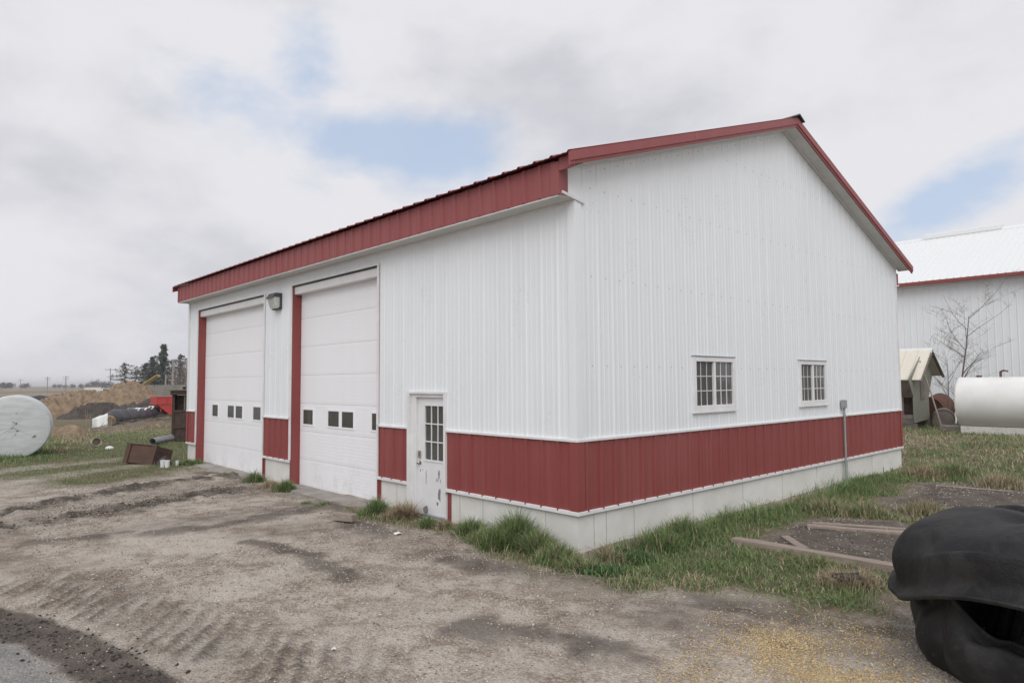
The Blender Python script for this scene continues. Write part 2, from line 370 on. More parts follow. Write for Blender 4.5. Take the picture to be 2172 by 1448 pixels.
def build_ground():
    def axis(a, bks, step):
        out = [a]
        while out[-1] < bks[0]: out.append(out[-1]+step)
        s = step
        while out[-1] < bks[1]: s = min(s*1.13, 400); out.append(out[-1]+s)
        return out
    def both(lo, m1, m2, hi, st_lo, st):
        mid = list(np.arange(m1, m2, st)); s = st; up_ = []; x = m2
        while x < hi: up_.append(x); s = min(s*1.12, 500); x += s
        dn = []; x = m1-st; s = st
        while x > lo: dn.append(x); s = s*(1.0 if (x > -17 and st_lo) else 1.12) if s < 500 else s; s = max(s, .09); x -= s
        return np.array(dn[::-1]+mid+up_)
    X = both(-9000, -8.0, 5.6, 7000, True, .05); Y = both(-7000, -6.2, 5.5, 9000, False, .05)
    gx, gy = np.meshgrid(X, Y); x, y = gx.ravel(), gy.ravel()
    gr, mud, soil, road, trk, tr = masks(x, y)
    z = ground_h(x, y)
    nx, ny = len(X), len(Y)
    idx = np.arange(nx*ny).reshape(ny, nx); a = idx[:-1, :-1].ravel(); b = idx[:-1, 1:].ravel(); c = idx[1:, 1:].ravel(); d = idx[1:, :-1].ravel()
    T = np.concatenate([np.stack([a, b, c], 1), np.stack([a, c, d], 1)])
    farf = sst(55, 110, np.hypot(x, y))
    o = tri_mesh('ground', np.stack([x, y, z], 1), T, None, np.stack([gr, mud, road, farf], 1), True)
    m = bpy.data.materials.new('yard_ground'); m.use_nodes = True; m.node_tree.nodes.clear(); n = NT(m.node_tree)
    out = n.node('ShaderNodeOutputMaterial'); at_ = n.node('ShaderNodeAttribute', attribute_name='Col'); sp = n.node('ShaderNodeSeparateColor', {0: at_.outputs[0]})
    G, MU, RD = sp.outputs[0], sp.outputs[1], sp.outputs[2]; FA = at_.outputs['Alpha']
    pos = n.node('ShaderNodeNewGeometry').outputs['Position']
    big = n.noise(pos, .7, 5, .6, .4); mid = n.noise(pos, 3.2, 6, .62, .3); fin = n.noise(pos, 42, 4, .65)
    vo = n.node('ShaderNodeTexVoronoi', {'Vector': pos, 'Scale': 46.0}); vo2 = n.node('ShaderNodeTexVoronoi', {'Vector': pos, 'Scale': 95.0})
    peb = n.step(n.node('ShaderNodeSeparateColor', {0: vo.outputs['Color']}).outputs[0], .35, 1.0)
    peb2 = n.node('ShaderNodeSeparateColor', {0: vo2.outputs['Color']}).outputs[1]
    c = n.mix(n.step(mid, .36, .66), (.25, .195, .148), (.485, .428, .365))
    c = n.mix(n.math('MULTIPLY', n.step(big, .47, .66), .75), c, (.55, .50, .435))
    c = n.mix(n.math('MULTIPLY', n.step(n.noise(pos, 1.4, 5, .6), .58, .70), .45), c, (.24, .172, .122))
    c = n.mix(n.math('MULTIPLY', peb, .45), c, (.62, .59, .56)); c = n.mix(n.math('MULTIPLY', n.step(peb2, .55, 1.0), .4), c, (.075, .062, .052))
    c = n.mix(n.math('MULTIPLY', n.step(fin, .5, .75), .4), c, (.10, .085, .072))
    mudc = n.mix(n.step(mid, .3, .7), (.062, .052, .046), (.120, .100, .086)); mudc = n.mix(n.math('MULTIPLY', n.step(peb2, .86, 1.0), .5), mudc, (.28, .25, .22))
    roadc = n.mix(n.step(mid, .3, .7), (.20, .195, .185), (.28, .27, .26)); roadc = n.mix(n.math('MULTIPLY', n.step(peb, .6, 1.0), .4), roadc, (.42, .40, .37))
    grc = n.mix(n.step(n.noise(pos, 2.1, 6, .65), .4, .62), (.17, .135, .092), (.105, .110, .055)); grc = n.mix(n.math('MULTIPLY', n.step(n.noise(pos, .5, 4), .5, .66), .5), grc, (.18, .14, .092))
    c = n.mix(RD, c, roadc); c = n.mix(G, c, grc); c = n.mix(MU, c, mudc)
    fieldn = n.noise(n.vmath('MULTIPLY', pos, (.006, .0035, 0)).outputs[0], 1.0, 2, .4); fd2 = n.noise(n.vmath('MULTIPLY', pos, (.05, .02, 0)).outputs[0], 1.0, 4)
    fc = n.mix(n.step(fieldn, .46, .5), (.125, .098, .08), (.27, .225, .17)); fc = n.mix(n.math('MULTIPLY', fd2, .35), fc, (.17, .155, .09))
    c = n.mix(FA, c, fc)
    hgt = n.math('ADD', n.math('ADD', n.math('MULTIPLY', fin, .5), n.math('MULTIPLY', vo.outputs['Distance'], -1.1)), n.math('MULTIPLY', mid, .6))
    bp = n.node('ShaderNodeBump', {'Height': hgt, 'Strength': .75, 'Distance': .022})
    p = n.node('ShaderNodeBsdfPrincipled', {'Base Color': c, 'Roughness': .93, 'Specular IOR Level': .2, 'Normal': bp.outputs[0]})
    n.l.new(p.outputs[0], out.inputs[0]); o.data.materials.append(m)
    tag(o, 'gravel and dirt yard with grass verges running out to farm fields', kind='structure')
build_ground()
# ------------------------------------------------------------------ ribbed steel sheets
PITCH = .3055
def prof_pts(u0, u1, phase, major=.010, minor=.004, hb=.034, ht=.014):
    pts = {}
    k0 = int(math.floor((u0-phase)/PITCH))-1; k1 = int(math.ceil((u1-phase)/PITCH))+1
    for k in range(k0, k1+1):
        c = phase+k*PITCH
        for du, w_ in ((-hb, 0), (-ht, major), (ht, major), (hb, 0)): pts[round(c+du, 5)] = w_
        for t in (1/3, 2/3):
            for du, w_ in ((-.02, 0), (-.009, minor), (.009, minor), (.02, 0)): pts[round(c+t*PITCH+du, 5)] = w_
    us = sorted(pts)
    def wat(u):
        for a, b in zip(us[:-1], us[1:]):
            if a <= u <= b: t = (u-a)/(b-a) if b > a else 0; return pts[a]*(1-t)+pts[b]*t
        return 0
    r = [(u0, wat(u0))] + [(u, pts[u]) for u in us if u0+1e-4 < u < u1-1e-4] + [(u1, wat(u1))]
    return r, wat
def sheet(name, parent, m, u0, u1, zlo, zhi, fmap, openings=(), phase=0.0, **kw):
    """one ribbed sheet between u0 and u1; zlo/zhi functions of u; openings (u0,u1,z0,z1) are cut out"""
    P, wat = prof_pts(u0, u1, phase, **kw)
    us = dict(P)
    for a, b, c, d in openings:
        for e in (a, b):
            if u0 < e < u1: us[e] = wat(e)
    ul = sorted(us); mb = MB()
    for a, b in zip(ul[:-1], ul[1:]):
        mid = (a+b)/2; iv = [(None, None)]
        segs = [[zlo, zhi]]
        cuts = sorted([(c, d) for (o0, o1, c, d) in openings if o0 < mid < o1])
        def line(f0): return (f0(a), f0(b))
        lo = line(zlo); hi = line(zhi); cur = lo
        for c, d in cuts:
            if c > min(cur)+1e-4 and c < max(hi): 
                mb.add([fmap(a, us[a], cur[0]), fmap(b, us[b], cur[1]), fmap(b, us[b], c), fmap(a, us[a], c)], [(0, 1, 2, 3)])
            cur = (max(d, cur[0]), max(d, cur[1]))
        if max(hi[0]-cur[0], hi[1]-cur[1]) > 1e-3:
            mb.add([fmap(a, us[a], cur[0]), fmap(b, us[b], cur[1]), fmap(b, us[b], hi[1]), fmap(a, us[a], hi[0])], [(0, 1, 2, 3)])
    if not mb.v: return None
    return mb.build(name, m, parent)
def sheets(name, parent, m, u0, u1, zlo, zhi, fmap, openings=(), phase=0.0, step=3, **kw):
    c = lambda v: (lambda u: v) if not callable(v) else v
    e = [u0]; k = math.ceil((u0+.05-phase)/PITCH/1)
    while k % step: k += 1
    while phase+k*PITCH < u1-.05: e.append(phase+k*PITCH); k += step
    e.append(u1)
    return [sheet(name, parent, m, a, b, c(zlo), c(zhi), fmap, openings, phase, **kw) for a, b in zip(e[:-1], e[1:])]

# ------------------------------------------------------------------ the main shed
L_, W_ = 15.22, 12.28; GZ = -.1
B = thing('machine_shed', 'white ribbed metal shed with red wainscot, red eaves and two overhead doors', 'shed')
FR = lambda u, w_, z: (u, -w_, z)
GA = lambda u, w_, z: (w_, u, z)
BK = lambda u, w_, z: (u, W_+w_, z)
LF = lambda u, w_, z: (-L_-w_, u, z)
D1 = (-14.38, -9.82); D2 = (-8.32, -4.80); ED = (-3.78, -2.78); DT1, DT2, EDT = 4.21, 4.25, 1.91
zt = lambda y: 4.925 + .3317*min(y, 2*6.14-y)
WIN = [(2.74, 4.00, 1.63, 2.46), (6.51, 7.75, 1.62, 2.46)]
# foundation: concrete stem wall with gaps at the doors
fd = MB()
for a, b in ((-L_+.03, D1[0]-.05), (D1[1]+.05, D2[0]-.05), (D2[1]+.05, ED[0]-.003), (ED[1]+.003, -.02)): fd.box(a, b, .02, .24, -.5, .40)
fd.box(-.22, -.02, .24, W_-.02, -.5, .40); fd.box(-L_+.03, -L_+.23, .24, W_-.02, -.5, .40); fd.box(-L_+.23, -.22, W_-.22, W_-.02, -.5, .40)
for a, b in (D1, D2, ED): fd.box(a-.04, b+.04, .082, .238, -.52, -.135)
fo = fd.build('foundation', M['concrete'], B)
for px in (1261, 1287, 1346, 1471, 1577, 1661, 1735, 1853):
    y = onX(px, 1020, 0)[1]; MB().box(-.02, -.0165, y-.004, y+.004, -.4, .38).build('form_seam', M['seam'], fo)
for x in (-.6, -1.15, -1.9, -2.45, -4.2): MB().box(x-.004, x+.004, .0165, .02, -.4, .38).build('form_seam', M['seam'], fo)
# unseen dark shell, added so that no light leaks in
MB().box(-L_+.3, -.3, .45, W_-.3, -.12, 4.3).build('inner_light_block', M['dark'], B)
# wainscot and siding, front
wop = [(D1[0], D1[1], -1, 9), (D2[0], D2[1], -1, 9), (ED[0], ED[1], -1, EDT)]
fop = [(D1[0], D1[1], -1, DT1), (D2[0], D2[1], -1, DT2), (ED[0], ED[1], -1, EDT)]
for a, b in ((-L_+.08, D1[0]), (D1[1], D2[0]), (D2[1], ED[0]), (ED[1], -.08)): sheets('wainscot_panel', B, M['red'], a, b, .425, 1.315, FR, (), -.33, major=.026, hb=.03, ht=.014)
sheets('siding_panel', B, M['white'], -L_+.08, -.08, 1.345, 4.475, FR, fop, -.33)
# gable (towards the camera's right), back and far end
sheets('wainscot_panel', B, M['red'], .08, W_-.06, .425, 1.315, GA, (), .17, major=.026, hb=.03, ht=.014)
sheets('siding_panel', B, M['white'], .08, W_-.06, 1.345, lambda u: zt(u)+.02, GA, WIN, .17)
for nm, mm, f, a, b, zl, zh in (('wainscot_panel', 'red', BK, -L_, 0, .425, 1.315), ('siding_panel', 'white', BK, -L_, 0, 1.345, 4.475), ('wainscot_panel', 'red', LF, 0, W_, .425, 1.315), ('siding_panel', 'white', LF, 0, W_, 1.345, lambda u: zt(u)+.02)):
    sheets(nm, B, M[mm], a, b, zl, zh, f, (), .1)
# corner trims
def corner(m, z0, z1, zf, t):
    mb = MB(); mb.box(-.11, t, -t, -.002, z0, z1); mb.box(.002, t, -.002, .11, z0, zf); return mb
corner(M, 1.345, 4.475, 4.475, .024).build('corner_trim', M['white'], B); corner(M, .40, 1.315, 1.315, .026).build('corner_trim', M['red'], B)
MB().box(-L_-.024, -L_+.1, -.024, -.002, 1.345, 4.475).build('corner_trim', M['wtrim'], B); MB().box(-L_-.024, -L_+.1, -.026, -.002, .4, 1.315).build('corner_trim', M['red'], B)
MB().box(.002, .024, W_-.09, W_+.024, 1.345, zt(W_)).build('corner_trim', M['wtrim'], B); MB().box(.002, .026, W_-.09, W_+.026, .4, 1.315).build('corner_trim', M['red'], B)
MB().prism([(-.288, 4.5), (.084, 4.478), (.084, 4.945), (-.288, 4.822)], 'x', -.028, .0215).build('siding_panel', M['white'], B)
# white trims: wainscot cap and base
def run(name, z0, z1, pr, ext=0.0):
    for a, b in ((-L_-.02, D1[0]-.03), (D1[1]+.03, D2[0]-.03), (D2[1]+.03, ED[0]-.02), (ED[1]+.02, pr)): MB().box(a, b, -pr, .012, z0, z1).build(name, M['wtrim'], B, bevel=.004)
    MB().box(.0, pr-.002, .014, W_+.02, z0, z1).build(name, M['wtrim'], B, bevel=.004)
run('cap_trim', 1.31, 1.347, .036); run('base_trim', .372, .424, .034)
# notched lower lip of the ribs over the base trim
for k in range(0, 60):
    y = .17+k*PITCH
    if .1 < y < W_-.1: MB().box(.0345, .0365, y-.012, y+.012, .41, .43).build('rib_end', M['red'], B)
    x = -.33-k*PITCH
    if any(a+.05 < x < b-.05 for a, b in ((-L_, D1[0]), (D1[1], D2[0]), (D2[1], ED[0]), (ED[1], 0))): MB().box(x-.012, x+.012, -.0365, -.0345, .408, .43).build('rib_end', M['red'], B)
# overhead doors
DP = .2
SEAM = [-.125, .46, 1.065, 1.665, 2.28, 2.905, 3.53, 4.15]
def overhead(op, top, wins, nm):
    a, b = op
    rb = b+.0
    # red jamb faces (sides of the opening), white trim round the opening, header
    MB().box(a-.045, a, -.012, DP+.05, -.2, top).build('door_jamb', M['red'], B); MB().box(b, b+.045, -.012, DP+.05, -.2, top).build('door_jamb', M['red'], B)
    MB().box(a-.075, a-.005, -.036, -.0125, .43, top).build('opening_trim', M['wtrim'], B); MB().box(b+.004, b+.05, -.036, -.0125, .37, top).build('opening_trim', M['wtrim'], B)
    MB().box(a-.075, b+.05, -.036, -.0125, top, top+.035).build('opening_trim', M['wtrim'], B)
    MB().box(a, b, .0, DP+.05, top-.02, top+.03).build('door_jamb', M['bronze'], B)
    hd = MB().box(a+.002, b-.002, .03, DP+.03, top-.19, top-.025).build('door_header', M['wtrim'], B, bevel=.006)
    dr = bpy.data.objects.new('overhead_door', None); COL.objects.link(dr); dr.parent = B; dr['label'] = nm
    y = DP
    for i, (z0, z1) in enumerate(zip(SEAM[:-1], SEAM[1:])):
        mb = MB(); z1 = min(z1, top-.14)
        mb.box(a+.004, b-.004, y, y+.05, z0+.0025, z1-.0025)
        k = 9
        for j in range(1, k):
            zz_ = z0+(z1-z0)*j/k
            mb.box(a+.006, b-.006, y-.0022, y+.001, zz_-.024, zz_+.024)
        mb.build('door_panel', M['wdoor'], dr)
    MB().box(a, b, y+.012, y+.06, -.13, top-.1).build('backing', M['seam'], dr)
    MB().box(a+.005, b-.005, y+.005, y+.045, -.16, -.121).build('bottom_seal', M['bag'], dr)
    for (p, q) in wins:
        q = min(q, b-.01)
        fr = MB(); z0, z1 = 1.215, 1.525; e = .035
        fr.box(p-e, q+e, y-.016, y-.001, z0-e, z0); fr.box(p-e, q+e, y-.016, y-.001, z1, z1+e); fr.box(p-e, p, y-.016, y-.001, z0, z1)
        if q < b-.04: fr.box(q, q+e, y-.016, y-.001, z0, z1)
        f = fr.build('window_frame', M['wdoor'], dr); MB().box(p, q, y-.010, y-.004, z0, z1).build('pane', M['gdoor'], dr)
overhead(D1, DT1, [(-13.72, -13.30), (-12.58, -12.14), (-12.02, -11.58), (-10.88, -10.43)], 'wide white sectional door left of the wall light')
overhead(D2, DT2, [(-8.15, -7.70), (-7.02, -6.57), (-6.45, -6.0), (-5.31, -4.87)], 'white sectional door beside the entry door')
# entry door
a, b = ED
MB().box(a-.04, a+.03, -.04, -.003, -.12, EDT).build('door_trim', M['wtrim'], B); MB().box(b-.02, b+.035, -.04, -.003, .36, EDT).build('door_trim', M['wtrim'], B); MB().box(a-.04, b+.035, -.04, -.003, EDT, EDT+.035).build('door_trim', M['wtrim'], B)
jm = MB(); jm.box(a, a+.17, -.002, .12, -.12, EDT); jm.box(b-.02, b, -.002, .12, -.12, EDT); jm.box(a+.17, b-.02, -.002, .12, EDT-.06, EDT)
jm.build('door_frame', M['wtrim'], B, bevel=.005)
for x0, x1 in ((ED[0]-.10, ED[0]-.045), (ED[1]+.036, ED[1]+.12), (D1[1]+.046, D1[1]+.11), (D2[1]+.046, D2[1]+.10)): MB().box(x0, x1, .004, .018, -.3, .371).build('red_flashing', M['red'], B)
dr = bpy.data.objects.new('entry_door', None); COL.objects.link(dr); dr.parent = B; dr['label'] = 'white entry door with nine-pane glass and peeling paint'
x0, x1, y0 = a+.172, b-.022, .05
gx0, gx1, g0, g1 = -3.405, -2.875, .83, 1.71
sl_ = MB(); sl_.box(x0, gx0, y0, y0+.045, -.07, EDT-.062); sl_.box(gx1, x1, y0, y0+.045, -.07, EDT-.062); sl_.box(gx0, gx1, y0, y0+.045, -.07, g0); sl_.box(gx0, gx1, y0, y0+.045, g1, EDT-.062)
sl_.build('door_slab', M['edoor'], dr)
ft = MB(); e = .03
ft.box(gx0-e, gx1+e, y0-.012, y0-.001, g1, g1+e); ft.box(gx0-e, gx1+e, y0-.012, y0-.001, g0-e, g0); ft.box(gx0-e, gx0, y0-.012, y0-.001, g0, g1); ft.box(gx1, gx1+e, y0-.012, y0-.001, g0, g1)
ft.build('glass_frame', M['edoor'], dr)
cw, ch = (gx1-gx0)/3, (g1-g0)/3
for i in (1, 2):
    MB().box(gx0+i*cw-.009, gx0+i*cw+.009, y0-.008, y0+.006, g0, g1).build('muntin', M['edoor'], dr)
    MB().box(gx0, gx1, y0-.0085, y0+.005, g0+i*ch-.009, g0+i*ch+.009).build('muntin', M['edoor'], dr)
for i in range(3):
    for j in range(3): MB().box(gx0+i*cw+.005, gx0+(i+1)*cw-.005, y0+.012, y0+.02, g0+j*ch+.005, g0+(j+1)*ch-.005).build('pane', M['gdoor'], dr)
Mx = Matrix.Translation((x0+.06, y0, .76)) @ Matrix.Rotation(radians(90), 4, 'X')
MB().lathe([(0.001, .062), (.018, .06), (.028, .045), (.026, .03), (.012, .02), (.012, .008), (.033, .006), (.033, 0)], 16, Mx).build('door_knob', M['chrome'], dr, smooth=True)
db = MB(); db.box(x0+.032, x0+.088, y0-.03, y0, .84, .96); db.box(x0+.045, x0+.075, y0-.04, y0-.03, .87, .93); db.build('deadbolt', M['chrome'], dr, bevel=.008)
def chip(cx, cz, wd, ht, seed):
    r = random.Random(seed); n = 12; pts = []
    for k in range(n):
        t = 2*pi*k/n; q = r.uniform(.55, 1.15); pts.append((cx+cos(t)*wd/2*q, cz+sin(t)*ht/2*q))
    mb = MB(); mb.add([(x, y0-.0015, z) for x, z in pts]+[(x, y0+.001, z) for x, z in pts], [tuple(range(n))]+[(i, (i+1) % n, n+(i+1) % n, n+i) for i in range(n)])
    mb.build('peeled_paint', M['peel'], dr)
for k, (px, py, wd, ht) in enumerate(((931, 1005, .035, .13), (932, 1050, .06, .20), (928, 1068, .04, .06), (929, 1017, .018, .07), (904, 1080, .12, .15), (904, 1012, .016, .18), (892, 997, .014, .05), (926, 1018, .02, .06), (934, 1020, .012, .06), (897, 996, .018, .02))):
    p = onY(px, py, y0); chip(p[0], p[2], wd*1.35, ht*1.3, k)
MB().box(a+.01, b, -.10, .08, -.30, -.078).build('door_sill', M['slab'], B, bevel=.01)
MB().box(a+.17, b-.02, -.03, .10, -.078, -.055).build('threshold', M['galv'], B)
# gable windows
for (w0, w1, z0, z1) in WIN:
    wn = bpy.data.objects.new('sliding_window', None); COL.objects.link(wn); wn.parent = B
    fr = MB(); e = .075
    fr.box(-.03, .034, w0-.02, w0+e, z0-.02, z1+.02); fr.box(-.03, .034, w1-e*.75, w1+.02, z0-.02, z1+.02); fr.box(-.03, .034, w0+e, w1-e*.75, z1-.06, z1+.02); fr.box(-.03, .034, w0+e, w1-e*.75, z0-.02, z0+.07)
    mid = (w0+w1)/2+.0
    fr.box(-.03, .028, mid-.03, mid+.03, z0+.07, z1-.06)
    fr.build('window_frame', M['wtrim'], wn, bevel=.006)
    MB().box(.0, .055, w0-.035, w1+.03, z0-.05, z0-.021).build('sill', M['wtrim'], wn, bevel=.005)
    MB().box(.0, .045, w0-.03, w1+.025, z1+.021, z1+.035).build('drip_cap', M['galv'], wn)
    for (s0, s1, gm, yy) in ((w0+e, mid-.03, 'glass2', -.012), (mid+.03, w1-e*.75, 'glass', -.002)):
        cw = (s1-s0)/3; ch = (z1-z0-.13)/3
        for i in range(3):
            for j in range(3): MB().box(yy-.006, yy, s0+i*cw, s0+(i+1)*cw-.001, z0+.07+j*ch, z0+.07+(j+1)*ch-.001).build('pane', M[gm], wn)
        for i in (1, 2):
            MB().box(yy+.001, yy+.010, s0+i*cw-.0075, s0+i*cw+.0075, z0+.07, z1-.06).build('muntin', M['wtrim' if gm == 'glass' else 'soffit'], wn)
            MB().box(yy+.002, yy+.009, s0, s1, z0+.07+i*ch-.0075, z0+.07+i*ch+.0075).build('muntin', M['wtrim' if gm == 'glass' else 'soffit'], wn)
# eave: tall red fascia, soffit
FY = -.30
fasc = lambda u, w_, z: (u, FY-w_, z)
sheets('fascia_panel', B, M['fred'], -L_-.06, -.06, 4.505, 4.955, fasc, (), -.33, major=.024, hb=.03)
ft = MB(); ft.box(-.12, .022, FY-.022, FY-.001, 4.50, 4.93); ft.box(.0225, .026, FY-.022, FY+.15, 4.50, 4.885); ft.build('fascia_corner', M['fred'], B)
MB().box(-L_-.08, -L_-.0, FY-.02, FY+.28, 4.50, 4.93).build('fascia_corner', M['fred'], B)
for k in range(17):
    x1 = -.0-k*.9; x0 = max(x1-.9, -L_-.05); MB().box(x0+.001, x1-.001, FY-.012, -.002, 4.478, 4.497).build('soffit_panel', M['soffit'], B)
MB().box(-L_, -.03, -.035, -.003, 4.452, 4.476).build('soffit_trim', M['wtrim'], B)
MB().bar((.034, -.27, 4.535), (.034, .16, 4.465), .02, .035).build('soffit_trim', M['wtrim'], B)
# roof sheets, front and back slope, and ridge cap
zr = lambda y: 4.975 + .3317*(min(y, 12.28-y)+.37)
for y0_, y1_, nm in ((-.41, 6.13, 'f'), (12.69, 6.15, 'b')):
    rf = lambda u, w_, s, y0_=y0_, y1_=y1_: (u, y0_+(y1_-y0_)*s, zr(y0_+(y1_-y0_)*s)+w_+.002)
    for o in sheets('roof_panel', B, M['fred'], -L_-.30, .30, 0.0, 1.0, rf, (), -.33, major=.022):
        sm = o.modifiers.new('t', 'SOLIDIFY'); sm.thickness = .006; sm.offset = 1
MB().prism([(5.92, zr(5.92)+.03), (6.14, zr(6.14)+.05), (6.36, zr(6.36)+.03), (6.36, zr(6.36)+.045), (6.14, zr(6.14)+.075), (5.92, zr(5.92)+.045)], 'x', -L_-.3, .36).build('ridge_cap', M['bronze'], B)
MB().box(.027, .29, FY-.02, FY+.0, 4.80, 4.965).build('fascia_corner', M['fred'], B)
# rake trims and rake soffits
def rake(ya, yb):
    mb = MB(); f = lambda y, dz: zr(y)+dz
    def sec(y): return [(.312, f(y, .012)), (.312, f(y, -.115)), (.292, f(y, -.122)), (.292, f(y, -.165)), (.265, f(y, -.165)), (.265, f(y, .012))]
    s0, s1 = sec(ya), sec(yb); n = 6
    mb.add([(x, ya, z) for x, z in s0]+[(x, yb, z) for x, z in s1], [tuple(range(n)), tuple(range(2*n-1, n-1, -1))]+[(i, n+i, n+(i+1) % n, (i+1) % n) for i in range(n)])
    mb.build('rake_trim', M['fred'], B)
ys = [-.40, onX(1475, 287, .31)[1], onX(1618, 263, .31)[1], 6.139]
for p, q in zip(ys[:-1], ys[1:]): rake(p+.002, q-.002)
for p, q in ((6.141, 9.3), (9.304, 12.66)): rake(p, q)
k = 0; y = -.12
while y < 12.4:
    y2 = min(y+.29, 12.45)
    if y < 6.14 < y2: y2 = 6.14
    zz_ = lambda t: 4.935+.3317*min(t, 12.28-t)
    mb = MB(); v = []
    for yy in (y+.002, y2-.002):
        for dz in (-.012, 0.006): v += [(.026, yy, zz_(yy)+dz), (.264, yy, zz_(yy)+dz)]
    mb.add(v, [(0, 1, 3, 2), (4, 6, 7, 5), (0, 4, 5, 1), (2, 3, 7, 6), (0, 2, 6, 4), (1, 5, 7, 3)]); mb.build('rake_soffit_panel', M['soffit'], B)
    y = y2
for p, q in ((-.25, 6.14), (6.14, 12.3)):
    MB().bar((.03, p, zt(p)-.008), (.03, q, zt(q)-.008), .016, .032, (1, 0, 0)).build('rake_j_trim', M['wtrim'], B)
# rear eave seen end-on
MB().box(-L_, .0, W_+.10, W_+.12, 4.5, 4.80).build('fascia_corner', M['fred'], B); MB().box(-.0, .03, W_+.03, W_+.12, 4.48, 4.80).build('fascia_corner', M['fred'], B); MB().box(-L_, -.0, W_+.03, W_+.10, 4.48, 4.50).build('soffit_panel', M['soffit'], B)
MB().bar((.034, W_-.10, 4.46), (.034, W_+.14, 4.50), .02, .03).build('soffit_trim', M['wtrim'], B)
MB().box(-L_-.25, -L_-.02, -.4, 12.6, 4.7, 4.72).build('soffit_panel', M['soffit'], B) if False else None
for p, q in ((-.40, 6.139), (6.141, 12.68)):
    mb = MB(); v = []
    for yy in (p, q):
        for dz in (-.15, .0): v += [(-L_-.31, yy, zr(yy)+dz), (-L_-.29, yy, zr(yy)+dz)]
    mb.add(v, [(0, 1, 3, 2), (4, 6, 7, 5), (0, 4, 5, 1), (2, 3, 7, 6), (0, 2, 6, 4), (1, 5, 7, 3)]); mb.build('rake_trim', M['fred'], B)
# screws along the siding
sc = MB()
for k in range(0, 40):
    y = .17+(k+.5)*PITCH
    if y < W_-.2:
        for z in [zt(y)-.10] + list(np.arange(2.3, zt(y)-.3, 1.2)):
            if not any(w0-.1 < y < w1+.1 and z0-.1 < z < z1+.1 for w0, w1, z0, z1 in WIN): sc.box(.001, .006, y-.006, y+.006, z-.006, z+.006)
sc.build('screw_heads', M['galv'], B)['kind'] = 'stuff'

# wall light, conduit
lx0, lx1 = -9.22, -8.86
WL = thing('wall_light', 'dark bronze wall-pack light with pale lens between the overhead doors', 'light', (lx0+.18, -.02, 3.8))
hb = MB(); hb.prism([(-.001, 3.78), (-.10, 3.78), (-.10, 3.81), (-.06, 3.84), (-.06, 4.06), (-.19, 4.06), (-.235, 4.02), (-.235, 4.055), (-.17, 4.15), (-.001, 4.15)], 'x', lx0, lx1)
hb.build('housing', M['bronze'], WL, True, bevel=.008)
MB().prism([(-.061, 3.80), (-.14, 3.80), (-.215, 4.03), (-.19, 4.058), (-.061, 4.058)], 'x', lx0+.02, lx1-.02).build('lens', M['lens'], WL, True)
CY = 8.55
CD = thing('electrical_conduit', 'grey electrical conduit and junction box running down the gable wall', 'conduit', (.05, CY, GZ))
MB().tube([(.055, CY, 1.5), (.055, CY, .36)], .022, 10).build('upper_pipe', M['grey_pvc'], CD, True, True); MB().tube([(.055, CY, .38), (.055, CY+.0, -.25)], .031, 10).build('lower_pipe', M['grey_pvc'], CD, True, True)
MB().tube([(.055, CY, .36), (.055, CY, .25)], .036, 10).build('coupling', M['grey_pvc'], CD, True, True)
MB().tube([(.055, CY, 1.33), (.055, CY, 1.38)], .03, 10).build('coupling', M['grey_pvc'], CD, True, True)
jb = MB().box(.024, .10, CY-.10, CY+.05, 1.49, 1.67).build('junction_box', M['grey_pvc'], CD, True, bevel=.01)
MB().box(.1005, .106, CY-.085, CY+.035, 1.505, 1.655).build('cover', M['grey_pvc'], jb)
for o in (bpy.data.objects['cover'],):
    for v in o.data.vertices: v.co -= Vector((.05, CY, GZ))
# concrete aprons at the two overhead doors
def apron(name, pts, z, label):
    r = random.Random(3); P = [(p[0], p[1]) for p in pts]
    mb = MB().prism(P, 'z', -.35, z); o = mb.build(name, M['slab'], None, bevel=.02); tag(o, label, kind='structure')
apron('apron', [(-8.30, .08), (-8.34, -.25), (-7.7, -.42), (-6.6, -.40), (-5.75, -.46), (-5.5, -.30), (-4.82, -.22), (-4.82, .08)], -.075, 'worn concrete apron below the door beside the entry door')
apron('apron', [(-14.35, .08), (-14.36, -.25), (-13.1, -.30), (-11.3, -.34), (-10.6, -.2), (-9.85, -.12), (-9.84, .08)], -.082, 'worn concrete apron below the wide left door')
# ------------------------------------------------------------------ the bigger white shed behind
FS = thing('large_white_shed', 'taller white metal shed with white roof and red gutter behind the tank', 'shed', (0, 33, GZ))
SY = 33.0; SE = 7.14; sxa, sxb = -14.0, 9.0; RDY = 7.6; RZ = 10.7
sheets('siding_panel', FS, M['white'], sxa, sxb, -.1-GZ, SE-GZ, lambda u, w_, z: (u, -w_, z), (), .05, major=.022)
sheets('siding_panel', FS, M['white'], 0, 2*RDY, 0, lambda u: SE-GZ+(RZ-SE)*(1-abs(u-RDY)/RDY), lambda u, w_, z: (sxa-w_, u, z), (), .05)
sheets('siding_panel', FS, M['white'], 0, 2*RDY, 0, lambda u: SE-GZ+(RZ-SE)*(1-abs(u-RDY)/RDY), lambda u, w_, z: (sxb+w_, u, z), (), .05)
M['wroof'] = siding_mat('white_roof_steel', (.74, .76, .77), (.70, .72, .73), .42, False)
for sgn in (0, 1):
    def rf(u, w_, s, sgn=sgn):
        y = -.45+(RDY+.45)*s; z = SE-.1+(RZ-SE+.1)*s-GZ+.12+w_
        return (u, y if sgn == 0 else 2*RDY-y, z)
    sheets('roof_panel', FS, M['wroof'], sxa-.4, sxb+.4, 0.0, 1.0, rf, (), .05, major=.03)
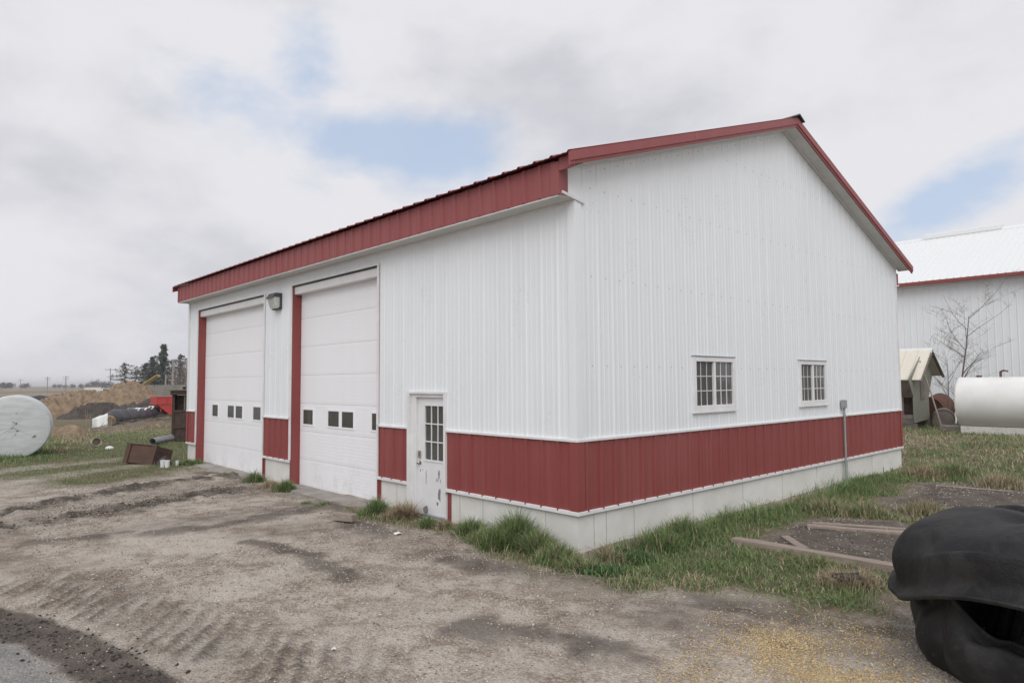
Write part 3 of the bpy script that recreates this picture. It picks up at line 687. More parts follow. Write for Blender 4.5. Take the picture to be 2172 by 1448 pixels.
for x in np.arange(sxa-.4, sxb+.3, 3.1):
    x1 = min(x+3.095, sxb+.4)
    MB().prism([(-.62, SE-GZ-.17), (-.44, SE-GZ-.17), (-.44, SE-GZ+.0), (-.62, SE-GZ+.0)], 'x', x, x1).build('gutter', M['red'], FS)
MB().box(sxa, sxb, -.44, -.03, SE-GZ-.19, SE-GZ-.16).build('soffit', M['soffit'], FS)
for x in np.arange(sxa-.4, sxb, 3.2): MB().prism([(RDY-.35, RZ-GZ-.03), (RDY, RZ-GZ+.16), (RDY+.35, RZ-GZ-.03), (RDY, RZ-GZ+.20)], 'x', x, min(x+3.19, sxb+.4)).build('ridge_cap', M['wroof'], FS)
MB().prism([(RDY-.28, RZ-GZ+.05), (RDY-.24, RZ-GZ+.30), (RDY, RZ-GZ+.38), (RDY+.24, RZ-GZ+.30), (RDY+.28, RZ-GZ+.05)], 'x', -7.0, -3.0).build('ridge_vent', M['wroof'], FS)

# ------------------------------------------------------------------ white tank on its base
TK = thing('fuel_tank', 'long white cylindrical tank lying on a chipped white concrete base', 'tank', (-2.0, 26.2, GZ))
tr_, tz = 1.025, 1.155; tx0, tx1 = -2.0, 4.5
Mx = Matrix.Translation((tx0, 26.2, tz)) @ Matrix.Rotation(radians(90), 4, 'Y')
MB().lathe([(.02, -.16), (.5, -.13), (.85, -.06), (tr_-.012, .0), (tr_, .03), (tr_, tx1-tx0-.03), (tr_-.01, tx1-tx0), (.8, tx1-tx0+.07), (.02, tx1-tx0+.16)], 48, Mx).build('shell', M['tank'], TK, True, True)
MB().lathe([(tr_+.001, .0), (tr_+.012, .0), (tr_+.012, .035), (tr_+.001, .035)], 48, Mx).build('rim', M['chipped'], TK, True, True)
for sx_ in (1.45, 2.95, 4.4): MB().lathe([(tr_+.0005, sx_-.012), (tr_+.005, sx_), (tr_+.0005, sx_+.012)], 48, Mx).build('weld_seam', M['tank'], TK, True, True)
MB().tube([(-.62, 26.2, 2.1), (-.62, 26.2, 2.40)], .045, 8).build('vent_pipe', M['rust'], TK, True, True); MB().tube([(-.62, 26.2, 2.39), (-.5, 26.15, 2.44), (-.36, 26.12, 2.40)], .035, 6).build('vent_elbow', M['rust'], TK, True)
MB().tube([(-1.35, 26.2, 2.12), (-1.35, 26.2, 2.25)], .10, 10).build('filler_cap', M['rust'], TK, True, True)
MB().box(-1.95, 4.4, 25.62, 26.75, -.3, .20).build('base_block', M['chipped'], TK, True, bevel=.02)
st = MB().box(-.35, .35, -.2, .2, -.15, .16).build('concrete_block', M['slab'], None, bevel=.03); p = gpt(2015, 912); st.location = (p[0], p[1], -.05); st.rotation_euler = (0, .04, .3)
tag(st, 'grey broken concrete slab in the grass by the left end of the white tank', 'slab')

# ------------------------------------------------------------------ feeder hut with cream roof
hx = -4.05
def HP(px, py): q = onX(px, py, hx); return (q[1], q[2])
HT = thing('feeder_hut', 'weathered chipboard feeder hut with steep cream metal roof', 'hut', (hx-1.2, 29.5, GZ))
pk = HP(1958, 742); el = HP(1934, 806); er = HP(1984, 797)
gab = [HP(1940, 897), HP(1972, 888), HP(1970, 842), HP(1977, 798), (pk[0], pk[1]-.05), HP(1927, 806), HP(1938, 842)]
MB().prism(gab, 'x', hx-.04, hx).build('gable_board', M['osb'], HT, True); MB().prism(gab, 'x', hx-2.5, hx-2.46).build('gable_board', M['osb'], HT, True)
q = HP(1951, 800); MB().box(hx+.001, hx+.03, q[0]-.05, q[0]+.55, q[1]-1.0, q[1]+.55).build('batten_board', M['wood2'], HT, True)
y0, z0 = gab[0]; y1, z1 = gab[6]; y2, z2 = gab[5]
MB().box(hx-2.46, hx-.04, y0+.55, y0+.6, z0, z1+.3).build('inner_board', M['darkwood'], HT, True)
for k in range(3):
    zz0 = z0-.05+k*.22
    if k < 2: MB().box(hx-2.46, hx-.04, y0-.12, y0-.07, zz0, zz0+.2).build('trough_board', M['wood2'], HT, True)
MB().bar((hx-1.25, y1, z1), (hx-1.25, y2, z2), 2.42, .04, (0, 0, 1)).build('hopper_board', M['wood2'], HT, True)
MB().box(hx-.5, hx-.42, y0+.0, y0+.06, z0, z1+.1).build('post', M['wood2'], HT, True)
MB().box(hx-2.5, hx+.1, y0-.1, y0+.1, -.3, z0-.02).build('skid', M['wood2'], HT, True); MB().box(hx-2.5, hx+.1, gab[1][0]-.2, gab[1][0], -.3, z0+.05).build('skid', M['wood2'], HT, True)
for (ea, nm) in ((el, 'l'), (er, 'r')):
    for k in range(6):
        xa, xb = hx+.35-k*.5, hx+.35-(k+1)*.5+.004
        d = Vector((0, ea[0]-pk[0], ea[1]-pk[1])); mb = MB()
        v = [(x, pk[0]+d.y*t, pk[1]+d.z*t+dz) for t in (0, 1.0) for dz in (0, .03) for x in (xb, xa)]
        mb.add(v, [(0, 1, 3, 2), (4, 6, 7, 5), (0, 4, 5, 1), (2, 3, 7, 6), (0, 2, 6, 4), (1, 5, 7, 3)])
        mb.bar((xa-.02, pk[0], pk[1]+.035), (xa-.02, ea[0], ea[1]+.035), .035, .03, (1, 0, 0)); mb.build('roof_panel', M['cream'], HT, True)
    MB().bar((hx+.34, pk[0], pk[1]-.06), (hx+.34, ea[0], ea[1]-.06), .04, .12, (1, 0, 0)).build('barge_board', M['wood2'], HT, True)
MB().prism([(pk[0]-.22, pk[1]-.28), (pk[0], pk[1]+.09), (pk[0]+.22, pk[1]-.25), (pk[0], pk[1]+.04)], 'x', hx-2.65, hx+.38).build('ridge_cap', M['wroof'], HT, True)
# leaning pole
pb = gpt(2001, 912); ptp = onX(1951, 765, hx+.06)
pl_ = MB().tube([tuple(pb-[0, 0, .1]), tuple((pb+ptp)/2+[0, 0, .03]), tuple(ptp)], [.035, .032, .028], 7).build('leaning_pole', M['wood'], None, smooth=True); tag(pl_, 'thin wooden pole leaning against the gable of the feeder hut', 'pole')
# rusty drums
def drum(name, label, px, py, r, l, axis, lift=0.0, m='rust'):
    p = gpt(px, py); t = thing(name, label, 'drum', (p[0], p[1], GZ-.02))
    ax = Vector(axis).normalized(); Mx = Matrix.Translation((0, 0, r+lift)) @ ax.to_track_quat('Z', 'Y').to_matrix().to_4x4()
    pr = [(.02, 0), (r*.9, 0), (r*.92, .03), (r, .0)] ; n = 10
    for k in range(n+1): pr.append((r+(.012 if k in (3, 7) else 0), l*k/n))
    pr += [(r*.92, l), (r*.9, l-.03), (.02, l-.03)]
    MB().lathe(pr, 22, Mx).build('barrel', M[m], t, smooth=True)
    for e in (0.0, l): MB().lathe([(r+.001, e-.012), (r+.018, e-.012), (r+.018, e+.012), (r+.001, e+.012)], 22, Mx).build('hoop', M[m], t)
    return t
dA = drum('rusty_drum', 'large rusty brown drum lying behind the leaning pole', 1978, 899, .62, .8, (.35, .9, .25), .1)
lg = MB()
for sx_ in (-.3, .3): lg.bar((sx_, -.1, -.05), (sx_*.6, .2, .6), .07, .07)
lg.bar((-.35, -.1, .05), (.35, -.1, .05), .07, .07); lg.build('stand', M['rust'], dA)
drum('rusty_drum', 'dark grey drum with a rusty rim beside the white tank', 2003, 907, .42, .6, (-.25, .95, .12), 0, 'wood2')

# ------------------------------------------------------------------ bare trees
def tree_mesh(h, seed, levels=4, r0=.06, spread=.6, first=.25, nb=7, upb=.5, rmin=.004):
    R_ = random.Random(seed); mb = MB(); tw = MB()
    def grow(p, d, L, r, lv):
        n = 4; pts = [p]; rs = [r]; q = p.copy(); dd = d.copy()
        for i in range(n):
            dd = (dd + Vector((R_.gauss(0, .10 if lv else .035), R_.gauss(0, .10 if lv else .035), R_.gauss(0, .05)+.05*upb))).normalized(); q = q + dd*L/n; pts.append(q.copy()); rs.append(r*(1-.75*(i+1)/n))
        (mb if lv < 2 else tw).tube(pts, rs, 6 if lv == 0 else (4 if lv == 1 else 3), caps=False)
        if lv >= levels: return
        k = nb if lv == 0 else R_.randint(3, 5)
        for j in range(k):
            t = first+(1-first)*(j+R_.random()*.7)/k if lv == 0 else R_.uniform(.2, .95)
            i = min(int(t*n), n-1); f = t*n-i; b = pts[i].lerp(pts[i+1], f)
            az = R_.uniform(0, 2*pi); s = Vector((cos(az), sin(az), 0)); nd = (d*(1-spread)+s*spread+Vector((0, 0, .25*upb))).normalized()
            grow(b, nd, L*(.62-.25*t)*R_.uniform(.7, 1.2) if lv == 0 else L*R_.uniform(.35, .6), max(rs[i]*.55, rmin), lv+1)
    grow(Vector((0, 0, -.1)), Vector((.05, .06, 1)).normalized(), h, r0, 0)
    return mb, tw
def bare_tree(name, label, loc, h, seed, cat='tree', group=None, **kw):
    t = thing(name, label, cat, loc, 0, group); a, b = tree_mesh(h, seed, **kw); a.build('trunk', M['bark'], t); 
    if b.v: b.build('crown', M['twig'], t)
    return t
p = onY(2031, 885, 29.6); bare_tree('bare_tree', 'slender leafless tree behind the white tank', (p[0], 29.6, GZ), 5.3, 8, r0=.065, spread=.6, nb=9, first=.38)
p = gpt(2014, 906); bare_tree('bare_shrub', 'leafless shrub at the left end of the white tank', (p[0], p[1], GZ), 3.3, 11, 'shrub', r0=.04, spread=.5, nb=9, first=.1)
# ------------------------------------------------------------------ boards, bracket
def board(label, a, b, wd, ht, m='wood', seed=0, name='board', dz=0.0, roll=0.0):
    a = np.array(a, float); b = np.array(b, float); c = (a+b)/2; l = float(np.hypot(*(b-a)[:2])); z0, z1 = gz(a[0], a[1]), gz(b[0], b[1])
    mb = MB(); n = 7; r = random.Random(seed); v = []; f = []
    for i in range(n):
        s = -l/2+l*i/(n-1); j = r.uniform(-.006, .006)
        v += [(s, -wd/2+j, 0), (s, wd/2+j, 0), (s, wd/2+j, ht+j*.6), (s, -wd/2+j, ht-j*.4)]
    for i in range(n-1):
        for k in range(4): f.append((4*i+k, 4*i+(k+1) % 4, 4*i+4+(k+1) % 4, 4*i+4+k))
    f += [(3, 2, 1, 0), (4*n-4, 4*n-3, 4*n-2, 4*n-1)]; mb.add(v, f)
    o = mb.build(name, M[m], None, bevel=.006); o.location = (c[0], c[1], (z0+z1)/2+dz-.012); o.rotation_euler = (roll, -math.atan2(z1-z0, l), math.atan2(b[1]-a[1], b[0]-a[0])); tag(o, label, 'board'); return o
board('long weathered beam lying in front of the dark soil patch', gpt(1556, 1152), gpt(1925, 1218), .15, .085, seed=1, dz=.01)
board('long board at the back edge of the near soil patch, front one of two', gpt(1712, 1116), gpt(1975, 1137), .13, .05, seed=2)
board('long board at the back edge of the near soil patch, rear one of two', gpt(1722, 1109), gpt(1960, 1127), .09, .045, seed=3)
board('short split board lying on the near soil patch', gpt(1666, 1142), gpt(1706, 1166), .11, .05, seed=4, roll=.12)
board('thin lath along the far edge of the distant soil patch', gpt(1985, 1028), gpt(2150, 1040), .06, .03, seed=5)
board('short splintered stub of wood in the mud before the entry door', gpt(711, 1107), gpt(752, 1113), .13, .11, 'wood', seed=6, name='wood_stub', dz=.035)
ab = gpt(1768, 1240); bb = gpt(1836, 1240)
br = MB(); br.bar((-.15, 0, .055), (.15, .02, .075), .09, .012); br.bar((-.16, .06, .02), (.16, .08, .04), .012, .13); br.bar((-.10, -.02, .0), (-.10, -.02, .1), .02, .03)
o = br.build('steel_bracket', M['bronze'], None, bevel=.004); c = (ab+bb)/2; o.location = (c[0], c[1], gz(c[0], c[1])+.02); o.rotation_euler = (.1, .05, math.atan2(bb[1]-ab[1], bb[0]-ab[0])); tag(o, 'dark angle-iron bracket lying in the grass near the black rubber tyre', 'bracket')
# ------------------------------------------------------------------ inside-out tyre
m = bpy.data.materials.new('dusty_rubber'); m.use_nodes = True; m.node_tree.nodes.clear(); n = NT(m.node_tree)
ou = n.node('ShaderNodeOutputMaterial'); pos = n.node('ShaderNodeNewGeometry').outputs['Position']
du = n.math('MULTIPLY', n.step(n.noise(pos, 3.2, 6, .65, .6), .43, .66), .8); d2 = n.math('MULTIPLY', n.step(n.noise(pos, 7, 7, .74), .58, .74), .6)
c = n.mix(du, (.008, .008, .0095), (.032, .031, .030)); c = n.mix(d2, c, (.085, .078, .068))
bp = n.node('ShaderNodeBump', {'Height': n.math('ADD', n.noise(pos, 60, 4), n.math('MULTIPLY', n.noise(n.vmath('MULTIPLY', pos, (1, 1, .4)).outputs[0], 7, 4, .6, .8), 2.2)), 'Strength': .35, 'Distance': .02})
pp = n.node('ShaderNodeBsdfPrincipled', {'Base Color': c, 'Roughness': .62, 'Specular IOR Level': .35, 'Normal': bp.outputs[0]}); n.l.new(pp.outputs[0], ou.inputs[0]); M['rubber'] = m
TC = np.array([4.90, -.06]); TR = 1.05; TTOP = 1.04
ch_ = fw[:2]/np.linalg.norm(fw[:2]); ah_ = np.array([ch_[1], -ch_[0]])
def cr(P, t):
    n = len(P)-1; x = t*n; i = min(int(x), n-1); u = x-i; g = lambda k: P[min(max(k, 0), n)]
    a, b, c, d = g(i-1), g(i), g(i+1), g(i+2)
    return .5*((2*b)+(-a+c)*u+(2*a-5*b+4*c-d)*u*u+(-a+3*b-3*c+d)*u**3)
def tyre():
    nphi, ns = 160, 56; V = []; F = []
    for i in range(nphi):
        ph = 2*pi*i/nphi; dg = math.degrees(ph); dg = dg-360 if dg > 180 else dg
        lf = float(sst(50, 112, np.array(abs(dg) if dg > 0 else 0)))          # towards the left side
        zl = .66*(1-lf)+.40*lf + .02*sin(5*ph+1); top = TTOP-.05*lf+.03*sin(3*ph)
        op = float(sst(87, 64, np.array(dg))*sst(-150, -110, np.array(dg)))   # where the slot gapes
        fold = math.exp(-((dg-78)/5)**2)
        zl2 = zl+.04-op*.40+.05*fold; rl2 = -.10-.03*op+.08*fold
        P = np.array([(.115, zl-.02), (.06, zl+.02), (.035, zl+.08), (.04, zl+.18), (.02, zl+.28), (-.05, top-.20), (-.17, top-.085), (-.36, top-.02), (-.62, top+.01), (-.88, top-.02), (-.93, top-.10), (-.7, top-.14), (-.64, .55), (-.62, .25), (-.52, .03), (-.36, -.13), (-.18, -.12), (-.06, .0), (-.01, .13), (-.03, .26), (rl2-.01, zl2-.10), (rl2-.015, zl2-.04), (rl2-.005, zl2)])
        for j in range(ns):
            r, z = cr(P, j/(ns-1)); dn = .03*sin(2.3*ph+3*z)+.018*sin(7*ph+2+5*z)+.012*sin(11*ph-4*z)
            cz = max(0, 1-abs(z-.22)/.34); dn -= cz*(.10*math.exp(-((dg-88)/5)**2)+.06*math.exp(-((dg-60)/7)**2)+.05*math.exp(-((dg-112)/6)**2)-.05*math.exp(-((dg-75)/6)**2)); up_ = max(0, min(1, (z-zl)/.2)); dn -= up_*(.04*math.exp(-((dg-95)/9)**2)+.035*math.exp(-((dg-50)/12)**2)); r = TR+r+dn; q = TC - ch_*cos(ph)*r - ah_*sin(ph)*r; V.append((q[0], q[1], z+GZ*.0))
    for i in range(nphi):
        for j in range(ns-1): a = i*ns+j; b = ((i+1) % nphi)*ns+j; F.append((a, a+1, b+1, b))
    T = thing('rubber_tyre', 'big black turned-inside-out rubber tyre lying at the lower right', 'tyre', (TC[0], TC[1], GZ))
    mb = MB(); mb.v = V; mb.f = F; o = mb.build('casing', M['rubber'], T, True, False)
    for p in o.data.polygons: p.use_smooth = True
    s = o.modifiers.new('s', 'SOLIDIFY'); s.thickness = .028; s.offset = 0; s2 = o.modifiers.new('ss', 'SUBSURF'); s2.levels = 1; s2.render_levels = 1
    for nm_, jj in (('upper_bead', 0), ('lower_bead', ns-1)):
        ring = [Vector(V[i*ns+jj]) for i in range(nphi)]; MB().tube(ring+[ring[0]], .019 if jj else .021, 7, False).build(nm_, M['rubber'], T, True, True)
    for k in range(26):
        ph = 2*pi*k/26; rr = TR-.60; d_ = -ch_*cos(ph)-ah_*sin(ph); t_ = np.array([-d_[1], d_[0]]); c0 = TC+d_*rr
        a = (c0[0]-t_[0]*.10, c0[1]-t_[1]*.10, .12); b = (c0[0]+t_[0]*.10, c0[1]+t_[1]*.10, .80)
        MB().bar(a, b, .07, .10, (d_[0], d_[1], 0)).build('tread_lug', M['rubber'], T, True, bevel=.015)
tyre()
# ------------------------------------------------------------------ left: bales, bags, heaps, wagon, junk
def yawto(px): r = ray(px, 820); return math.atan2(r[1], r[0])-pi/2      # local +Y points away from the camera
def spot(px, d, py=830): q = at(px, py, d); return (q[0], q[1], float(base_h(np.array(q[0]), q[1])))
def bale(label, px, d, r, l, turn, m='plastic', wob=.02, seed=0, sub=0.0):
    L = spot(px, d); t = thing('wrapped_bale', label, 'bale', (L[0], L[1], L[2]-sub), yawto(px)+turn, 'plastic-wrapped bales')
    R_ = random.Random(seed); Mx = Matrix.Translation((0, 0, r-.03)) @ Matrix.Rotation(radians(-90), 4, 'X')
    pr = [(.01, .0), (r*.5, .015), (r*.9, .0), (r*.975, .02), (r, .08)]+[(r*(1+.012*math.sin(k*2.1)), .08+(l-.16)*k/8) for k in range(1, 8)]+[(r, l-.08), (r*.97, l-.01), (r*.5, l), (.01, l)]
    mb = MB().lathe(pr, 44, Mx); mb.v = [(x+R_.gauss(0, wob*.15), y+R_.gauss(0, wob*.15), z+R_.gauss(0, wob*.15)) for x, y, z in mb.v]
    mb.build('wrap', M[m], t, smooth=True)
    return t, r
t, r = bale('large round bale in pale grey plastic wrap at the left edge', 30, 20.4, .96, 1.5, radians(-4), seed=1)
R_ = random.Random(4)
for k in range(9):
    a, q = R_.uniform(0, 2*pi), R_.uniform(.1, .75)*r; x, z = cos(a)*q, r-.03+sin(a)*q; s = R_.uniform(.008, .022)
    MB().bar((x-s*1.5, -.006, z-s*.5), (x+s*1.5, -.006, z+s*.5), .008, s).build('torn_hole', M['dark'], t)
bale('bright white plastic bale peeping over the large grey bale', 76, 38, .75, 1.3, .5, 'plasticw', seed=2)
bale('grey bale beyond the large bale, touching the left edge', 3, 40, .80, 1.3, .3, seed=3)
bale('dull low bale between the two behind the large grey bale', 32, 42, .74, 1.3, -.4, 'silage', seed=5)
def bag(label, a, b, r, m, d0, d1, seed, name='silage_bag', cat='bag'):
    A = Vector(spot(a, d0)); Bv = Vector(spot(b, d1)); t = thing(name, label, cat, tuple(A)); n = 26; R_ = random.Random(seed); pts = []; rs = []
    for i in range(n+1):
        s = i/n; q = (Bv-A)*s; rr = r*(.9+.12*math.sin(i*1.7+seed)+R_.uniform(-.04, .04)); 
        pts.append((q.x, q.y, q.z+rr*.85)); rs.append(rr)
    rs[0] *= .9; rs[-1] *= .75
    MB().tube(pts, rs, 16).build('casing', M[m], t, smooth=True); return t, pts, rs
bag('very long black silage bag stretching across the far left', -260, 150, .95, 'bag', 150, 148, 2)
t, pts, rs = bag('dark grey plastic-wrapped roll of bales lying in front of the brush', 236, 345, .74, 'bag2', 58, 70, 5)
MB().tube([tuple(Vector(pts[0])+(Vector(pts[0])-Vector(pts[1])).normalized()*.02), tuple(Vector(pts[0])+(Vector(pts[0])-Vector(pts[1])).normalized()*.3)], [rs[0]*.9, rs[0]*.75], 14).build('exposed_end', M['silage'], t)
mb = MB()
for k in range(9, 25): mb.bar(Vector(pts[k])+Vector((0, 0, rs[k]*.93)), Vector(pts[k+1])+Vector((0, 0, rs[k+1]*.93)), .5, .09)
mb.build('white_sheet', M['plasticw'], t)
# loose white plastic by its left end
L = spot(214, 56.5); t = thing('plastic_sheet', 'crumpled white plastic sheet at the left end of the dark roll', 'sheet', L, yawto(214))
R_ = random.Random(2); mb = MB(); V = []; F = []; nu, nv = 9, 8
for i in range(nu):
    for j in range(nv):
        u = i/(nu-1); v = j/(nv-1); V.append((-.55+1.1*u+R_.uniform(-.04, .04), .35*sin(u*pi*1.5)+.2*v, -.1+1.25*v*(1-.35*(1-u))+R_.uniform(-.03, .03)))
for i in range(nu-1):
    for j in range(nv-1): a = i*nv+j; F.append((a, a+1, a+nv+1, a+nv))
mb.add(V, F); o = mb.build('sheet', M['plasticw'], t, smooth=True); s = o.modifiers.new('s', 'SOLIDIFY'); s.thickness = .02
def mound(name, label, cat, px, d, wpx, toppy, mt, seed, depth=.7, rough=.35, kind=None):
    L = spot(px, d); H = at(px, toppy, d)[2]-L[2]; w2 = wpx/2/FPX*d; nr, na = 34, 96; V = [(0, 0, H)]; F = []
    ya = yawto(px); a_ = np.linspace(0, 2*pi, na, endpoint=False)
    for i in range(1, nr+1):
        r = i/nr
        for k, a in enumerate(a_):
            e = 1+.25*(float(fbm(np.array(cos(a)*1.6+seed), np.array(sin(a)*1.6), 1, 3, seed))-.45)*2
            x, y = cos(a)*r*w2*e, sin(a)*r*w2*depth*e
            nz = float(fbm(np.array(x*.9+seed*3.), np.array(y*.9), 1.0, 4, seed)); n3 = float(fbm(np.array(x*3+seed*3.), np.array(y*3), 1.0, 3, seed+4))
            n5 = float(fbm(np.array(x*1.4+seed), np.array(y*1.4), 2.0, 4, seed+8)); z = (n5-.45)*.5*H*(1-r**3)+H*max(0, (1-r**2.4))*(1-rough+rough*2.1*nz)+(n3-.45)*.9*rough*H*(1-r*.7)-.25*r
            V.append((x, y, z if z < .8*H else .8*H+.28*H*math.tanh((z-.8*H)/(.28*H))))
    V[0] = (0, 0, float(np.mean([V[k][2] for k in range(1, na+1)])))
    for k in range(na): F.append((0, 1+k, 1+(k+1) % na))
    for i in range(nr-1):
        for k in range(na): a = 1+i*na+k; b = 1+i*na+(k+1) % na; F.append((a, a+na, b+na, b))
    mb = MB(); mb.v = V; mb.f = F; o = mb.build(name, M[mt], None, smooth=True); o.location = L; o.rotation_euler = (0, 0, ya); tag(o, label, cat); return o
mound('feed_heap', 'tall rounded brown heap below the yellow boom', 'heap', 277, 112, 128, 810, 'silage', 3, .6, .3)
mound('feed_heap', 'long low tan heap left of the tall brown heap', 'heap', 178, 100, 190, 828, 'silage', 5, .45, .4)
mound('feed_heap', 'lower tan apron of loose feed in front of the tall heap', 'heap', 262, 96, 170, 826, 'silage', 21, .4, .35)
mound('feed_heap', 'flat tan spill right of the large grey bale', 'heap', 140, 78, 180, 843, 'silage', 9, .4, .5)
mound('soil_heap', 'black soil heap before the tan heaps', 'heap', 205, 72, 140, 855, 'compost', 13, .4, .6)
mound('soil_heap', 'dark brush-covered soil heap behind the dark roll', 'heap', 300, 80, 120, 846, 'compost', 17, .4, .5)
mound('straw_heap', 'small pale straw heap beside the large grey bale', 'heap', 140, 33, 110, 896, 'silage', 27, .4, .4)
o = mound('tarp_heap', 'pale tarp bunched on the end of the black silage bag', 'tarp', 150, 103, 44, 830, 'plastic', 29, .4, .5)
# bunker silo wall
L = spot(360, 130); t = thing('bunker_wall', 'grey concrete bunker wall behind the red wagon', 'wall', L, yawto(360))
zt_ = at(360, 816, 130)[2]-L[2]
for k in range(9): MB().box(-4.4+k*1.8+.01, -4.4+(k+1)*1.8-.01, 0, .35, -.3, zt_+.03*math.sin(k*3)).build('wall_panel', M['bunker'], t, bevel=.03)
# yellow boom
A = at(296, 822, 118); Bp = at(336, 796, 118); t = thing('loader_boom', 'yellow auger boom rising from behind the tall brown heap', 'boom', spot(296, 118))
MB().bar(A, Bp, .45, .5).build('boom', M['yellow'], t, True, bevel=.04); MB().bar(Bp, at(339, 799, 118), .35, .4).build('nozzle', M['polewood'], t, True)
MB().bar(tuple(A), (A[0], A[1], spot(296, 118)[2]-.3), .5, .5).build('mast', M['yellow'], t, True)
MB().bar(at(300, 818.5, 117.6), at(334, 796.5, 117.6), .1, .12).build('hose', M['bag'], t, True)
# far white pickup
L = spot(226, 150); t = thing('pickup_truck', 'white pickup truck half hidden behind the brown heaps', 'truck', (L[0], L[1], at(226, 838, 150)[2]), yawto(226))
t.location.z = L[2]
def prof(poly_, w_, nm, mt, y0=-.9): return MB().prism(poly_, 'y', y0, y0+w_).build(nm, M[mt], t, bevel=.06)
prof([(-2.6, .5), (2.6, .5), (2.7, 1.05), (1.2, 1.2), (.1, 1.22), (-2.7, 1.25)], 1.8, 'body', 'plasticw'); prof([(-1.0, 1.2), (1.1, 1.2), (.4, 1.85), (-.8, 1.9)], 1.6, 'cab', 'plasticw', -.8)
MB().prism([(-.75, 1.28), (.8, 1.28), (.3, 1.75), (-.65, 1.78)], 'y', -.83, -.81).build('side_window', M['glass2'], t)
for x in (-1.7, 1.7):
    for y in (-.85, .65): MB().lathe([(.05, 0), (.36, 0), (.38, .05), (.38, .2), (.05, .2)], 14, Matrix.Translation((x, y, .36)) @ Matrix.Rotation(radians(-90), 4, 'X')).build('wheel', M['bag'], t)
t.location.z += 1.2; 
mound('field_bank', 'low earth bank carrying the white pickup truck', 'bank', 226, 152, 110, 831, 'silage', 33, .5, .05)
# red gravity wagon
L = spot(350, 68); t = thing('grain_wagon', 'red gravity grain wagon behind the dark wooden stand', 'wagon', L, yawto(350)+.25)
MB().prism([(-1.0, 1.62), (2.0, 1.62), (2.05, 2.32), (-1.05, 2.32)], 'y', -.9, 1.2).build('upper_box', M['wagon'], t, bevel=.02)
MB().prism([(-.97, 1.60), (1.97, 1.60), (1.5, .75), (.2, .55)], 'y', -.87, 1.17).build('hopper', M['wagon'], t, bevel=.02)
for z in (1.61, 2.30): MB().box(-1.08, 2.08, -.95, 1.25, z-.04, z+.04).build('rim_rail', M['wagon'], t)
for x in (-1.0, 0, 1, 2.0): MB().box(x-.03, x+.03, -.95, -.905, 1.65, 2.26).build('side_rib', M['wagon'], t)
for x in (-.5, 1.6):
    MB().box(x-.06, x+.06, -.7, -.58, .3, 1.2).build('leg', M['wagon'], t); MB().box(x-.06, x+.06, .9, 1.02, .3, 1.2).build('leg', M['wagon'], t)
    for y in (-1.0, 1.0): MB().lathe([(.06, 0), (.2, .02), (.38, .0), (.42, .06), (.42, .2), (.38, .25), (.06, .22)], 18, Matrix.Translation((x, y, .42)) @ Matrix.Rotation(radians(-90), 4, 'X')).build('wheel', M['bag'], t, smooth=True)
MB().bar((-2.6, 0, .35), (-.4, 0, .6), .12, .12).build('tongue', M['wagon'], t); MB().box(-.8, 1.9, -.1, .15, .36, .5).build('chassis', M['wagon'], t)
for k in range(5): MB().bar((.75+k*.13, -.925, 1.82), (.80+k*.13, -.925, 2.0), .006, .07, (1, 0, 0)).build('lettering', M['blueprint'], t)
# dark wooden stand by the shed corner
L = spot(363, 26.2, 937); t = thing('wooden_stand', 'tall dark wooden stand with shelf opening beside the shed corner', 'stand', (L[0], L[1], L[2]), yawto(380)-.12)
hh = at(363, 828, 26.2)[2]-L[2]; wd = 1.15; dp = .7
for x in (0, wd-.09):
    for y in (0, dp-.09): MB().box(x, x+.09, y, y+.09, -.1, hh-.17).build('post', M['darkwood'], t)
for k in range(4): MB().box(.09+k*.243, .09+(k+1)*.243-.004, .03, .055, .06, .50).build('board', M['darkwood'], t)
for k in range(4): MB().box(.09+k*.243, .09+(k+1)*.243-.004, .025, .05, .56, 1.18).build('board', M['darkwood'], t)
MB().box(.09, wd-.09, .0, .024, .50, .57).build('red_strip', M['brownbox'], t); MB().box(.09, wd-.09, .0, .024, 1.12, 1.2).build('red_strip', M['brownbox'], t)
MB().box(.09, wd-.09, dp-.06, dp-.03, .06, hh-.2).build('back_board', M['wood2'], t); MB().box(.05, .085, .09, dp-.09, .06, hh-.2).build('side_board', M['darkwood'], t)
MB().box(.42, .47, .02, .06, 1.2, hh-.2).build('mullion', M['wood2'], t)
MB().box(-.06, wd+.06, -.08, dp+.05, hh-.17, hh-.02).build('lintel', M['darkwood'], t, bevel=.01); MB().box(-.10, wd+.1, -.12, dp+.08, hh-.018, hh+.04).build('top_board', M['wood2'], t, bevel=.01)
pt = thing('pallet', 'small dark pallet lying on top of the wooden stand', 'pallet', (0, 0, 0)); pt.matrix_world = Matrix.Translation(L) @ Matrix.Rotation(yawto(380)-.12, 4, 'Z') @ Matrix.Translation((.35, .05, hh+.041))
for k in range(4): MB().box(0, .8, k*.14, k*.14+.1, .08, .10).build('slat', M['darkwood'], pt)
for x in (0, .36, .72): MB().box(x, x+.06, .0, .52, .0, .079).build('runner', M['darkwood'], pt)
